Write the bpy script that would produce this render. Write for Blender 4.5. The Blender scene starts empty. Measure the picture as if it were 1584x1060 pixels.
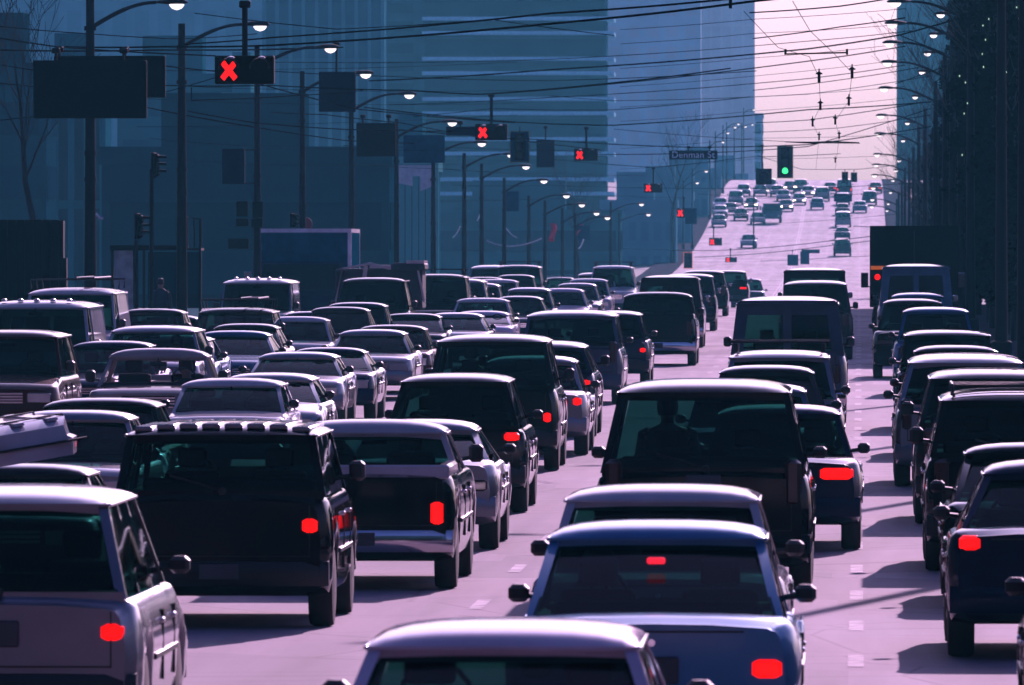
import bpy, bmesh, math, random
from mathutils import Vector, Matrix
R = math.radians
random.seed(7)
sc = bpy.context.scene
COL = sc.collection

# ---------------------------------------------------------------- camera / light / exposure
F = 16000.0            # focal length in photo pixels (1584 wide)
VX, VY = 1330.0, 400.0 # where the street's direction meets the camera's level, in the photo
CZ = 3.0               # camera height above the road
cam_d = bpy.data.cameras.new('camera'); cam = bpy.data.objects.new('camera', cam_d); COL.objects.link(cam)
cam_d.sensor_width = 36.0; cam_d.lens = F/1584*36.0
cam_d.clip_start = 1.0; cam_d.clip_end = 60000
cam.location = (0, 0, CZ)
yaw = math.atan((VX-792)/F); pitch = -math.atan((530-VY)/F)
cam.rotation_euler = (R(90)+pitch, 0, yaw)
cam_d.dof.use_dof = True; cam_d.dof.focus_distance = 150.0; cam_d.dof.aperture_fstop = 15.0
sc.camera = cam

SUN_EL, SUN_AZ = R(20), R(9.5)     # azimuth to the right of the street direction (+Y)
world = bpy.data.worlds.new("World"); sc.world = world; world.use_nodes = True
wn = world.node_tree; wn.nodes.clear()
sky = wn.nodes.new('ShaderNodeTexSky'); sky.sky_type = 'NISHITA'; sky.sun_disc = False
sky.sun_elevation = SUN_EL; sky.sun_rotation = SUN_AZ
sky.air_density = 1.0; sky.dust_density = 4.0; sky.ozone_density = 2.0; sky.altitude = 10
tint = wn.nodes.new('ShaderNodeMix'); tint.data_type = 'RGBA'; tint.blend_type = 'MULTIPLY'
tint.inputs[0].default_value = 1.0; tint.inputs[7].default_value = (0.90, 0.80, 1.76, 1)
bg = wn.nodes.new('ShaderNodeBackground'); bg.inputs[1].default_value = 0.057
wo = wn.nodes.new('ShaderNodeOutputWorld')
wn.links.new(sky.outputs[0], tint.inputs[6]); wn.links.new(tint.outputs[2], bg.inputs[0]); wn.links.new(bg.outputs[0], wo.inputs[0])
sun_d = bpy.data.lights.new('sun', 'SUN'); sun_d.energy = 5.0; sun_d.angle = R(0.5); sun_d.color = (1.0, 0.62, 0.90)
sun = bpy.data.objects.new('sun', sun_d); COL.objects.link(sun)
SV = Vector((math.sin(SUN_AZ)*math.cos(SUN_EL), math.cos(SUN_AZ)*math.cos(SUN_EL), math.sin(SUN_EL)))
sun.rotation_euler = SV.to_track_quat('Z', 'Y').to_euler(); sun.location = (0, 0, 60)
vs = sc.view_settings
vs.view_transform = 'Standard'; vs.look = 'None'; vs.gamma = 1.0; vs.exposure = 0.36; vs.use_curve_mapping = False
sc.cycles.max_bounces = 6; sc.cycles.volume_bounces = 1; sc.cycles.transparent_max_bounces = 24
sc.cycles.sample_clamp_indirect = 4.0; sc.cycles.use_denoising = True

# ---------------------------------------------------------------- materials
MATS = {}
def new_mat(name):
    m = bpy.data.materials.new(name); m.use_nodes = True
    return m, m.node_tree, m.node_tree.nodes['Principled BSDF']
def mat(name, col=(.1,.1,.1), rough=.6, metal=0., coat=0., noise=.15, nscale=3., emit=None, es=0., spec=.5):
    if name in MATS: return MATS[name]
    m, nt, p = new_mat(name)
    p.inputs['Roughness'].default_value = rough; p.inputs['Metallic'].default_value = metal
    p.inputs['Coat Weight'].default_value = coat; p.inputs['Coat Roughness'].default_value = .055
    p.inputs['Specular IOR Level'].default_value = spec
    tc = nt.nodes.new('ShaderNodeTexCoord'); nz = nt.nodes.new('ShaderNodeTexNoise'); nz.inputs['Scale'].default_value = nscale
    nz.inputs['Detail'].default_value = 5
    cr = nt.nodes.new('ShaderNodeValToRGB')
    lo = tuple(max(0, c*(1-noise)) for c in col)+(1,); hi = tuple(min(1, c*(1+noise)) for c in col)+(1,)
    cr.color_ramp.elements[0].color = lo; cr.color_ramp.elements[1].color = hi
    cr.color_ramp.elements[0].position = .35; cr.color_ramp.elements[1].position = .65
    nt.links.new(tc.outputs['Object'], nz.inputs['Vector']); nt.links.new(nz.outputs['Fac'], cr.inputs['Fac'])
    nt.links.new(cr.outputs['Color'], p.inputs['Base Color'])
    if emit: p.inputs['Emission Color'].default_value = emit+(1,); p.inputs['Emission Strength'].default_value = es
    MATS[name] = m; return m
def paint(name, col, metal=.3, rough=.32):
    if name in MATS: return MATS[name]
    m = mat(name, col, rough, metal, 1.0, .10, 2.5, spec=.0); m.node_tree.nodes['Principled BSDF'].inputs['Coat IOR'].default_value = 1.2
    nt = m.node_tree; p = nt.nodes['Principled BSDF']    # road dust: roughness varies over the panels
    nz = nt.nodes.new('ShaderNodeTexNoise'); nz.inputs['Scale'].default_value = 5; nz.inputs['Detail'].default_value = 6
    mr = nt.nodes.new('ShaderNodeMapRange'); mr.inputs['To Min'].default_value = rough*.7; mr.inputs['To Max'].default_value = rough*1.5
    tc = nt.nodes.new('ShaderNodeTexCoord'); nt.links.new(tc.outputs['Object'], nz.inputs['Vector'])
    nt.links.new(nz.outputs['Fac'], mr.inputs['Value']); nt.links.new(mr.outputs['Result'], p.inputs['Roughness'])
    return m
def glass_mat(name, tintc, gl=.035):
    if name in MATS: return MATS[name]
    m, nt, p = new_mat(name); out = nt.nodes['Material Output']
    tr = nt.nodes.new('ShaderNodeBsdfTransparent'); tr.inputs[0].default_value = tintc+(1,)
    g = nt.nodes.new('ShaderNodeBsdfGlossy'); g.inputs['Roughness'].default_value = gl
    lw = nt.nodes.new('ShaderNodeLayerWeight'); lw.inputs[0].default_value = .5
    pw = nt.nodes.new('ShaderNodeMath'); pw.operation = 'POWER'; pw.inputs[1].default_value = 5; nt.links.new(lw.outputs['Facing'], pw.inputs[0])
    fr = nt.nodes.new('ShaderNodeMath'); fr.operation = 'MULTIPLY_ADD'; fr.inputs[1].default_value = .55; fr.inputs[2].default_value = .012; nt.links.new(pw.outputs[0], fr.inputs[0])
    mx = nt.nodes.new('ShaderNodeMixShader')
    nt.links.new(fr.outputs[0], mx.inputs[0]); nt.links.new(tr.outputs[0], mx.inputs[1]); nt.links.new(g.outputs[0], mx.inputs[2])
    nt.links.new(mx.outputs[0], out.inputs[0]); MATS[name] = m; return m

GLASS = glass_mat('car_glass', (.09, .25, .215)); GLASSD = glass_mat('tinted_glass', (.06, .09, .10))
RUB = mat('rubber', (.012,.012,.013), .8); TRIM = mat('black_trim', (.012,.012,.014), .45); INT = mat('interior', (.012,.012,.014), .9)
CHROME = mat('chrome', (.62,.62,.65), .12, 1., noise=.05); RIM = mat('alloy', (.25,.25,.27), .3, .9)
REDLIT = mat('brake_light_lit', (.5,.01,.01), .3, emit=(1.,.004,.002), es=1.05)
_nt = REDLIT.node_tree; _p = _nt.nodes['Principled BSDF']; _tc = _nt.nodes.new('ShaderNodeTexCoord'); _w = _nt.nodes.new('ShaderNodeTexWave'); _w.bands_direction = 'Z'; _w.inputs['Scale'].default_value = 14
_m = _nt.nodes.new('ShaderNodeMapRange'); _m.inputs['To Min'].default_value = .75; _m.inputs['To Max'].default_value = 1.35; _nt.links.new(_tc.outputs['Object'], _w.inputs['Vector']); _nt.links.new(_w.outputs['Fac'], _m.inputs['Value']); _nt.links.new(_m.outputs['Result'], _p.inputs['Emission Strength'])
REDOFF = mat('tail_lens', (.03,.002,.002), .3, coat=.3); LENS = mat('headlamp_lens', (.5,.5,.52), .1, .4, 1.)
HEADLIT = mat('headlight_lit', (.8,.7,.6), .3, emit=(1.,.72,.62), es=6.); ORANGE = mat('orange_lens', (.6,.14,.02), .3, emit=(1.,.2,.03), es=.25)
PLATE = mat('plate_paint', (.07,.07,.08), .5); DARKPLATE = mat('dark_opening', (.006,.006,.007), .6)
POLE = mat('pole_steel', (.010,.012,.016), .7, 0, spec=.15); BLACKS = mat('black_metal', (.004,.004,.005), .8, spec=.1); WIREM = mat('wire', (.010,.011,.014), .95, spec=.0)
SIGNB = mat('sign_back', (.008,.014,.03), .8, spec=.1); SIGNBL = mat('sign_back_aluminium', (.01,.06,.10), .9, spec=0.)
P = dict(
    black=paint('paint_black', (.004,.004,.006), 0.), navy=paint('paint_navy', (.010,.016,.045), .4), charcoal=paint('paint_charcoal', (.012,.013,.017), .2),
    green=paint('paint_green', (.008,.022,.02), .3), blue=paint('paint_blue', (.03,.10,.20), .5), silver=paint('paint_silver', (.24,.25,.28), .75, .30),
    gunmetal=paint('paint_gunmetal', (.022,.023,.028), 0.), white=paint('paint_white', (.55,.53,.57), 0., .3), skyblue=paint('paint_skyblue', (.08,.24,.42), .35), lilac=paint('paint_lilac', (.62,.54,.66), .1), maroon=paint('paint_maroon', (.05,.008,.012), .3),
    beige=paint('paint_beige', (.42,.36,.33), 0.), slate=paint('paint_slate', (.06,.08,.12), .4), steel=paint('paint_steel', (.10,.16,.22), .5),
    red=paint('paint_red', (.2,.01,.012), .2))

# ---------------------------------------------------------------- terrain profile
TAB = [(-200,0),(40,-.05),(95,-.05),(140,.1),(175,.25),(250,.5),(330,.65),(450,.85),(550,.1),(650,-.4),(750,-.2),(900,1.0),(1030,3.0),
       (1140,5.8),(1230,9.0),(1320,12.2),(1400,13.6),(1470,13.2),(1600,10),(2000,3),(4000,-10),(20000,-60)]
def gz(d):
    if d <= TAB[0][0]: return TAB[0][1]
    for i in range(len(TAB)-1):
        a, b = TAB[i], TAB[i+1]
        if d <= b[0]:
            h = b[0]-a[0]; t = (d-a[0])/h
            m0 = 0 if i == 0 else (b[1]-TAB[i-1][1])/(b[0]-TAB[i-1][0])
            m1 = 0 if i+2 >= len(TAB) else (TAB[i+2][1]-a[1])/(TAB[i+2][0]-a[0])
            return (2*t**3-3*t*t+1)*a[1]+(t**3-2*t*t+t)*h*m0+(-2*t**3+3*t*t)*b[1]+(t**3-t*t)*h*m1
    return TAB[-1][1]
def W3(x, y, s): return Vector(((x-VX)/s, F/s, CZ+(VY-y)/s))   # photo pixel + pixels-per-metre -> world point
def d_of_y(y, lo=900, hi=1390):
    for _ in range(40):
        m = (lo+hi)/2
        if VY-F/m*(gz(m)-CZ) > y: lo = m
        else: hi = m
    return lo

# ---------------------------------------------------------------- mesh builder
class MB:
    def __init__(s): s.v = []; s.f = []; s.m = []
    def add(s, vs, fs, mi=0):
        b = len(s.v); s.v += [tuple(v) for v in vs]; s.f += [tuple(b+i for i in f) for f in fs]; s.m += [mi]*len(fs); return s
    def box(s, x0, x1, y0, y1, z0, z1, mi=0, bev=0.):
        if bev:
            b = min(bev, (x1-x0)*.24, (y1-y0)*.24, (z1-z0)*.24)
            rings = []
            for z, i in ((z0, b), (z0+b, 0), (z1-b, 0), (z1, b)):
                a0, a1, c0, c1 = x0+i, x1-i, y0+i, y1-i
                rings.append([(a0+b,c0,z),(a1-b,c0,z),(a1,c0+b,z),(a1,c1-b,z),(a1-b,c1,z),(a0+b,c1,z),(a0,c1-b,z),(a0,c0+b,z)])
            return s.loft(rings, mi)
        vs = [(x0,y0,z0),(x1,y0,z0),(x1,y1,z0),(x0,y1,z0),(x0,y0,z1),(x1,y0,z1),(x1,y1,z1),(x0,y1,z1)]
        return s.add(vs, [(3,2,1,0),(4,5,6,7),(0,1,5,4),(1,2,6,5),(2,3,7,6),(3,0,4,7)], mi)
    def loft(s, rings, mi=0, cap=True):
        n = len(rings[0]); vs = [p for r in rings for p in r]; fs = []
        for i in range(len(rings)-1):
            for j in range(n):
                k = (j+1) % n; fs.append((i*n+j, i*n+k, (i+1)*n+k, (i+1)*n+j))
        if cap: fs += [tuple(range(n-1,-1,-1)), tuple((len(rings)-1)*n+j for j in range(n))]
        return s.add(vs, fs, mi)
    def tube(s, pts, r, n=6, mi=0):
        pts = [Vector(p) for p in pts]; rings = []
        for i, p in enumerate(pts):
            t = (pts[min(i+1, len(pts)-1)]-pts[max(i-1, 0)]).normalized()
            u = t.cross(Vector((0,0,1)) if abs(t.z) < .9 else Vector((1,0,0))).normalized(); w = t.cross(u)
            rr = r[i] if isinstance(r, (list, tuple)) else r
            rings.append([p+(u*math.cos(6.2832*k/n)+w*math.sin(6.2832*k/n))*rr for k in range(n)])
        return s.loft(rings, mi)
    def beam(s, p0, p1, wx, wy, mi=0):
        r = []
        for p in (p0, p1):
            x, y, z = p; r.append([(x-wx/2,y-wy/2,z),(x+wx/2,y-wy/2,z),(x+wx/2,y+wy/2,z),(x-wx/2,y+wy/2,z)])
        return s.loft(r, mi)
    def lathe(s, prof, n=16, axis='z', c=(0,0,0), mi=0):
        rings = []
        for r, h in prof:
            ring = []
            for k in range(n):
                a = 6.2832*k/n; q = (r*math.cos(a), r*math.sin(a))
                ring.append((c[0]+h, c[1]+q[0], c[2]+q[1]) if axis == 'x' else (c[0]+q[0], c[1]+h, c[2]+q[1]) if axis == 'y' else (c[0]+q[0], c[1]+q[1], c[2]+h))
            rings.append(ring)
        return s.loft(rings, mi)
    def build(s, name, mats, parent=None, smooth=True, ang=35):
        me = bpy.data.meshes.new(name); me.from_pydata(s.v, [], s.f)
        if not isinstance(mats, (list, tuple)): mats = [mats]
        for m in mats: me.materials.append(m)
        me.polygons.foreach_set('material_index', s.m)
        if len(s.f) < 4000 and name not in ('ground', 'road', 'lane_markings'):
            bm = bmesh.new(); bm.from_mesh(me); bmesh.ops.recalc_face_normals(bm, faces=bm.faces); bm.to_mesh(me); bm.free()
        if smooth:
            me.polygons.foreach_set('use_smooth', [True]*len(me.polygons)); me.set_sharp_from_angle(angle=R(ang))
        me.update()
        o = bpy.data.objects.new(name, me); COL.objects.link(o)
        if parent: o.parent = parent
        return o
def tag(o, label=None, cat=None, group=None, kind=None):
    if label: o['label'] = label
    if cat: o['category'] = cat
    if group: o['group'] = group
    if kind: o['kind'] = kind
    return o
def empty(name, loc, rz=0, label=None, cat=None, group=None):
    o = bpy.data.objects.new(name, None); COL.objects.link(o); o.location = loc; o.rotation_euler = (0,0,rz); o.empty_display_size = .3
    return tag(o, label, cat, group)
def copy_tree(o, parent=None):
    c = o.copy(); COL.objects.link(c)
    if parent: c.parent = parent
    for ch in o.children: copy_tree(ch, c)
    return c

# ---------------------------------------------------------------- ground, road, markings
def sheet(name, xs, ds, off, m, kind='structure'):
    vs = []; fs = []; n = len(xs)
    for d in ds:
        for x in xs: vs.append((x, d, gz(d)+off))
    for i in range(len(ds)-1):
        for j in range(n-1): fs.append((i*n+j, i*n+j+1, (i+1)*n+j+1, (i+1)*n+j))
    o = MB().add(vs, fs).build(name, m, smooth=True, ang=180); o['kind'] = kind; return o
ds = [-200+10*i for i in range(181)]+[1650, 1800, 2000, 2500, 3000, 4000, 7000, 12000, 20000]
def road_mat():
    m, nt, p = new_mat('asphalt'); N = nt.nodes; L = nt.links
    tc = N.new('ShaderNodeTexCoord'); sx = N.new('ShaderNodeSeparateXYZ'); L.new(tc.outputs['Object'], sx.inputs[0])
    w = N.new('ShaderNodeMath'); w.operation = 'MULTIPLY'; w.inputs[1].default_value = 2*math.pi/1.65; L.new(sx.outputs['X'], w.inputs[0])
    c = N.new('ShaderNodeMath'); c.operation = 'COSINE'; L.new(w.outputs[0], c.inputs[0])
    mp = N.new('ShaderNodeMapping'); mp.inputs['Scale'].default_value = (1.2, .06, 1); L.new(tc.outputs['Object'], mp.inputs[0])
    n1 = N.new('ShaderNodeTexNoise'); n1.inputs['Scale'].default_value = 1.3; n1.inputs['Detail'].default_value = 8; L.new(mp.outputs[0], n1.inputs['Vector'])
    n2 = N.new('ShaderNodeTexNoise'); n2.inputs['Scale'].default_value = 60; n2.inputs['Detail'].default_value = 4; L.new(tc.outputs['Object'], n2.inputs['Vector'])
    a = N.new('ShaderNodeMath'); a.operation = 'MULTIPLY_ADD'; a.inputs[1].default_value = .07; L.new(c.outputs[0], a.inputs[0]); L.new(n1.outputs['Fac'], a.inputs[2])
    b = N.new('ShaderNodeMath'); b.operation = 'MULTIPLY_ADD'; b.inputs[1].default_value = .32; L.new(n2.outputs['Fac'], b.inputs[0]); L.new(a.outputs[0], b.inputs[2])
    cr = N.new('ShaderNodeValToRGB'); cr.color_ramp.elements[0].position = .42; cr.color_ramp.elements[1].position = .85
    cr.color_ramp.elements[0].color = (.24,.195,.225,1); cr.color_ramp.elements[1].color = (.40,.325,.375,1)
    vo = N.new('ShaderNodeTexVoronoi'); vo.feature = 'DISTANCE_TO_EDGE'; vo.inputs['Scale'].default_value = .35; L.new(tc.outputs['Object'], vo.inputs['Vector'])
    ck = N.new('ShaderNodeMapRange'); ck.inputs['From Max'].default_value = .012; ck.inputs['To Min'].default_value = .68; L.new(vo.outputs['Distance'], ck.inputs['Value'])
    vp = N.new('ShaderNodeTexVoronoi'); vp.distance = 'CHEBYCHEV'; vp.inputs['Scale'].default_value = .16; L.new(tc.outputs['Object'], vp.inputs['Vector'])
    sp = N.new('ShaderNodeSeparateColor'); L.new(vp.outputs['Color'], sp.inputs[0])
    pt = N.new('ShaderNodeMapRange'); pt.inputs['To Min'].default_value = .72; pt.inputs['To Max'].default_value = 1.12; L.new(sp.outputs[0], pt.inputs['Value'])
    ml = N.new('ShaderNodeMath'); ml.operation = 'MULTIPLY'; L.new(ck.outputs[0], ml.inputs[0]); L.new(pt.outputs[0], ml.inputs[1])
    mc = N.new('ShaderNodeVectorMath'); mc.operation = 'SCALE'; L.new(cr.outputs[0], mc.inputs[0]); L.new(ml.outputs[0], mc.inputs['Scale'])
    L.new(b.outputs[0], cr.inputs[0]); L.new(mc.outputs[0], p.inputs['Base Color']); p.inputs['Roughness'].default_value = .85; p.inputs['Specular IOR Level'].default_value = .12
    bp = N.new('ShaderNodeBump'); bp.inputs['Strength'].default_value = .5; bp.inputs['Distance'].default_value = .01
    L.new(n2.outputs['Fac'], bp.inputs['Height']); L.new(bp.outputs[0], p.inputs['Normal'])
    return m
ASPH = road_mat()
CONC = mat('concrete_paving', (.08,.075,.085), .95, spec=0., noise=.2, nscale=1.2); MARK = mat('road_paint', (.44,.37,.42), .8, noise=.45, nscale=4, spec=.1)
GRD = mat('ground_soil', (.05,.06,.07), .9, noise=.3, nscale=.2)
XL, XR = -17.2, 2.95
sheet('ground', [-3000,-400,-60,-18,-10,0,10,60,400,3000], ds, -.03, GRD)
sheet('road', [XL,-10,-5,0,XR], [d for d in ds if d <= 1800], 0, ASPH)
def pave(name, x0, x1):
    d2 = [d for d in ds if 0 <= d <= 1800]; rings = [[(x0,d,gz(d)-.1),(x0,d,gz(d)+.13),(x0+.02,d,gz(d)+.15),(x1-.02,d,gz(d)+.15),(x1,d,gz(d)+.13),(x1,d,gz(d)-.1)] for d in d2]
    o = MB().loft(rings).build(name, CONC, ang=25); o['kind'] = 'structure'
pave('pavement_left', XL-2.6, XL); pave('pavement_right', XR, XR+3.2)
mk = MB()
for lx in (-.03, -3.35, -9.9, -13.4):
    d = 40.0
    while d < 1400:
        mk.add([(lx-.06,d,gz(d)+.004),(lx+.06,d,gz(d)+.004),(lx+.06,d+2.4,gz(d+2.4)+.004),(lx-.06,d+2.4,gz(d+2.4)+.004)], [(0,1,2,3)]); d += 7.5 if lx > -1 else 10
for lx in (-6.75, -6.5):
    for i in range(170):
        d = 20+i*8; mk.add([(lx-.05,d,gz(d)+.004),(lx+.05,d,gz(d)+.004),(lx+.05,d+8,gz(d+8)+.004),(lx-.05,d+8,gz(d+8)+.004)], [(0,1,2,3)])
o = mk.build('lane_markings', MARK, smooth=False); tag(o, 'broken white lane lines and double centre line on the road', kind='structure')

# ---------------------------------------------------------------- vehicles
STY = dict(
 # L W H belt  hood(z at cowl, z at nose)  yb0 yt0 yt1 yb1  deck z   tail lamp (w,h,zc)
 sedan=dict(L=4.7,W=1.74,H=1.40,belt=.88,nose=.72,yb=(.95,1.50,2.85,3.55),deck=.92,tl=(.36,.15,.70)),
 coupe=dict(L=4.5,W=1.74,H=1.33,belt=.90,nose=.66,yb=(.70,1.45,2.55,3.35),deck=.93,tl=(.40,.15,.70)),
 wagon=dict(L=4.7,W=1.74,H=1.48,belt=.94,nose=.72,yb=(.14,.55,2.95,3.65),deck=.94,tl=(.22,.30,.78)),
 hatch=dict(L=4.0,W=1.68,H=1.42,belt=.93,nose=.72,yb=(.20,.72,2.35,3.05),deck=.93,tl=(.22,.22,.78)),
 suv=dict(L=4.7,W=1.84,H=1.75,belt=1.10,nose=.92,yb=(.10,.32,2.85,3.40),deck=1.10,tl=(.16,.34,.92)),
 minivan=dict(L=4.7,W=1.86,H=1.78,belt=1.06,nose=.80,yb=(.10,.30,3.10,3.95),deck=1.06,tl=(.15,.42,.98)),
 van=dict(L=5.2,W=2.0,H=2.10,belt=1.20,nose=.98,yb=(.06,.16,3.75,4.35),deck=1.2,tl=(.13,.34,.85)),
 pickup=dict(L=5.3,W=1.90,H=1.75,belt=1.14,nose=.98,yb=(2.15,2.35,3.25,3.80),deck=1.14,tl=(.15,.36,.90)))
def lerp(a, b, t): return a+(b-a)*t
def car_body(S, bed):
    L, W, H, belt, nose = S['L'], S['W'], S['H'], S['belt'], S['nose']; hw = W/2; yb = S['yb']
    WR = .33; wy = [.82+.05*(L > 5), L-.88]; ys = set([0, .04, .12, .28, L-.3, L-.14, L-.05, L, yb[0], yb[3]])
    for c in wy:
        for k in range(-4, 5): ys.add(c+.40*math.sin(k*math.pi/8)); 
        ys.add(c-.43); ys.add(c+.43)
    for k in range(1, 9): ys.add(L*k/9)
    ys = sorted(ys); rings = []
    for y in ys:
        if y < yb[0]: zt = lerp(S['deck']-.03, S['deck'], min(1, y/.3))
        elif y > yb[3]:
            t = (y-yb[3])/(L-yb[3]); zt = lerp(belt, nose+.06, t) - .06*max(0, (t-.85)/.15)**1.5
        else: zt = belt
        if bed and y < yb[0]: zt = S['deck']
        e = min(1, min(y, L-y)/.28); w = hw*lerp(.90, 1, math.sin(e*math.pi/2))
        zb = .27 if e >= 1 else lerp(.36, .27, e)
        if y < .05: zt -= .02
        for c in wy:
            q = .40**2-(y-c)**2
            if q > 0: zb = max(zb, .33+math.sqrt(q))
        zm = .62*zt+.08
        half = [(w*.80,zb),(w*.955,zb+.03),(w*.985,max(zb+.06,.42)),(w,max(zb+.09,zm)),(w*.985,max(zb+.12,zt-.16)),(w*.955,zt-.05),(w*.925,zt-.015),(w*.86,zt+.005),(w*.45,zt+.025),(0,zt+.03)]
        rings.append([(x,y-L/2,z) for x, z in half]+[(-x,y-L/2,z) for x, z in half[-2::-1]])
    m = MB().loft(rings)
    if bed:   # hollow look: dark liner sunk between the bed walls
        pass
    return m
BODYCACHE = {}
def vehicle(style, x, yr, s, col, label, away=True, W=None, lit=None, rack=None, yaw=0., name=None, H=None, group=None, heads=False, twotone=None, glass=None, solid=False, dx=0, L=None, lamps=None, fog=False, mirrors=True):
    S = dict(STY[style]); d = F/s
    if L: S['L'] = L
    if W: S['W'] = W
    L_ = S['L']; sf = F/(d+S['yb'][1] if away else d+L_-S['yb'][2])
    Hn = S['H']; Hc = (CZ+(VY-yr)/sf-gz(d+1.5)) if H is None else H
    Hc = max(Hn*.86, min(Hn*1.22, Hc)); k = Hc/Hn
    kb = 1+(k-1)*.5
    S['H'] = Hc; S['belt'] *= kb; S['deck'] *= kb
    rv = random.Random(int(x*13+yr*7)); S['taper'] = rv.uniform(-.045, .035); S['nose'] += rv.uniform(-.03, .04); S['belt'] += rv.uniform(-.025, .02)
    if style not in ('van', 'pickup'): S['yb'] = (S['yb'][0]*rv.uniform(.8, 1.15), S['yb'][1]*rv.uniform(.92, 1.15), S['yb'][2]+rv.uniform(-.12, .1), S['yb'][3]+rv.uniform(-.08, .12))
    X = (x-VX)/s
    root = empty(name or {'sedan':'parked_car','suv':'suv'}.get(style, style).replace('parked_car','sedan_car'), (X, d+L_/2, gz(d+L_/2)), (0 if away else math.pi)+yaw, label,
                 {'sedan':'car','coupe':'car','wagon':'car','hatch':'car','suv':'suv','minivan':'minivan','van':'van','pickup':'pickup truck'}[style], group or ('vehicles driving away' if away else 'oncoming vehicles'))
    sl = (gz(d+L_)-gz(d))/L_; root.rotation_euler[0] = math.atan(sl)*(1 if away else -1)
    build_vehicle(root, style, S, P[col], away, s, lit, rack, heads, P[twotone] if twotone else None, glass or GLASS, solid, lamps, mirrors)
    return root
def roofpanel(wt, y0, y1, H, th=.07, rough=0):
    nu, nv = 12, 10; top = []; vs = []; fs = []
    def h(u, v): return (H-th)+th*max(0,(1-abs(u)**3))**.5*max(0,(1-abs(v)**(3 if v < 0 else 5)))**.5
    for j in range(nv+1):
        v = math.sin(math.pi/2*(-1+2*j/nv))
        for i in range(nu+1):
            u = math.sin(math.pi/2*(-1+2*i/nu)); vs.append((wt*u, (y0+y1)/2+(y1-y0)/2*v, h(u, v)))
    n = nu+1
    for j in range(nv):
        for i in range(nu): a = j*n+i; fs.append((a, a+1, a+n+1, a+n))
    b = len(vs); vs += [(wt*.995*sx, y, H-th-.015) for sx, y in ((-1,y0+.01),(1,y0+.01),(1,y1-.01),(-1,y1-.01))]
    m = MB(); m.add(vs, fs)
    m.add([(-wt,y0,H-th-.012),(wt,y0,H-th-.012),(wt,y1,H-th-.012),(-wt,y1,H-th-.012),(-wt,y0,H-th+.004),(wt,y0,H-th+.004),(wt,y1,H-th+.004),(-wt,y1,H-th+.004)],
          [(3,2,1,0),(0,1,5,4),(1,2,6,5),(2,3,7,6),(3,0,4,7)])
    return m
def pane(a, b, c, d_, bow, axis):   # quad a,b (bottom) c,d_ (top) bowed outwards
    m = MB(); nu = 8; vs = []; a, b, c, d_ = map(Vector, (a, b, c, d_))
    for j in range(5):
        v = j/4; l = a.lerp(d_, v); r = b.lerp(c, v)
        for i in range(nu+1):
            u = i/nu; p = l.lerp(r, u); p = p+Vector(axis)*bow*(1-(2*u-1)**2)+Vector(axis)*bow*.5*(1-(2*v-1)**2); vs.append(p)
    fs = [(j*(nu+1)+i, j*(nu+1)+i+1, (j+1)*(nu+1)+i+1, (j+1)*(nu+1)+i) for j in range(4) for i in range(nu)]
    return m.add(vs, fs)
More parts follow.
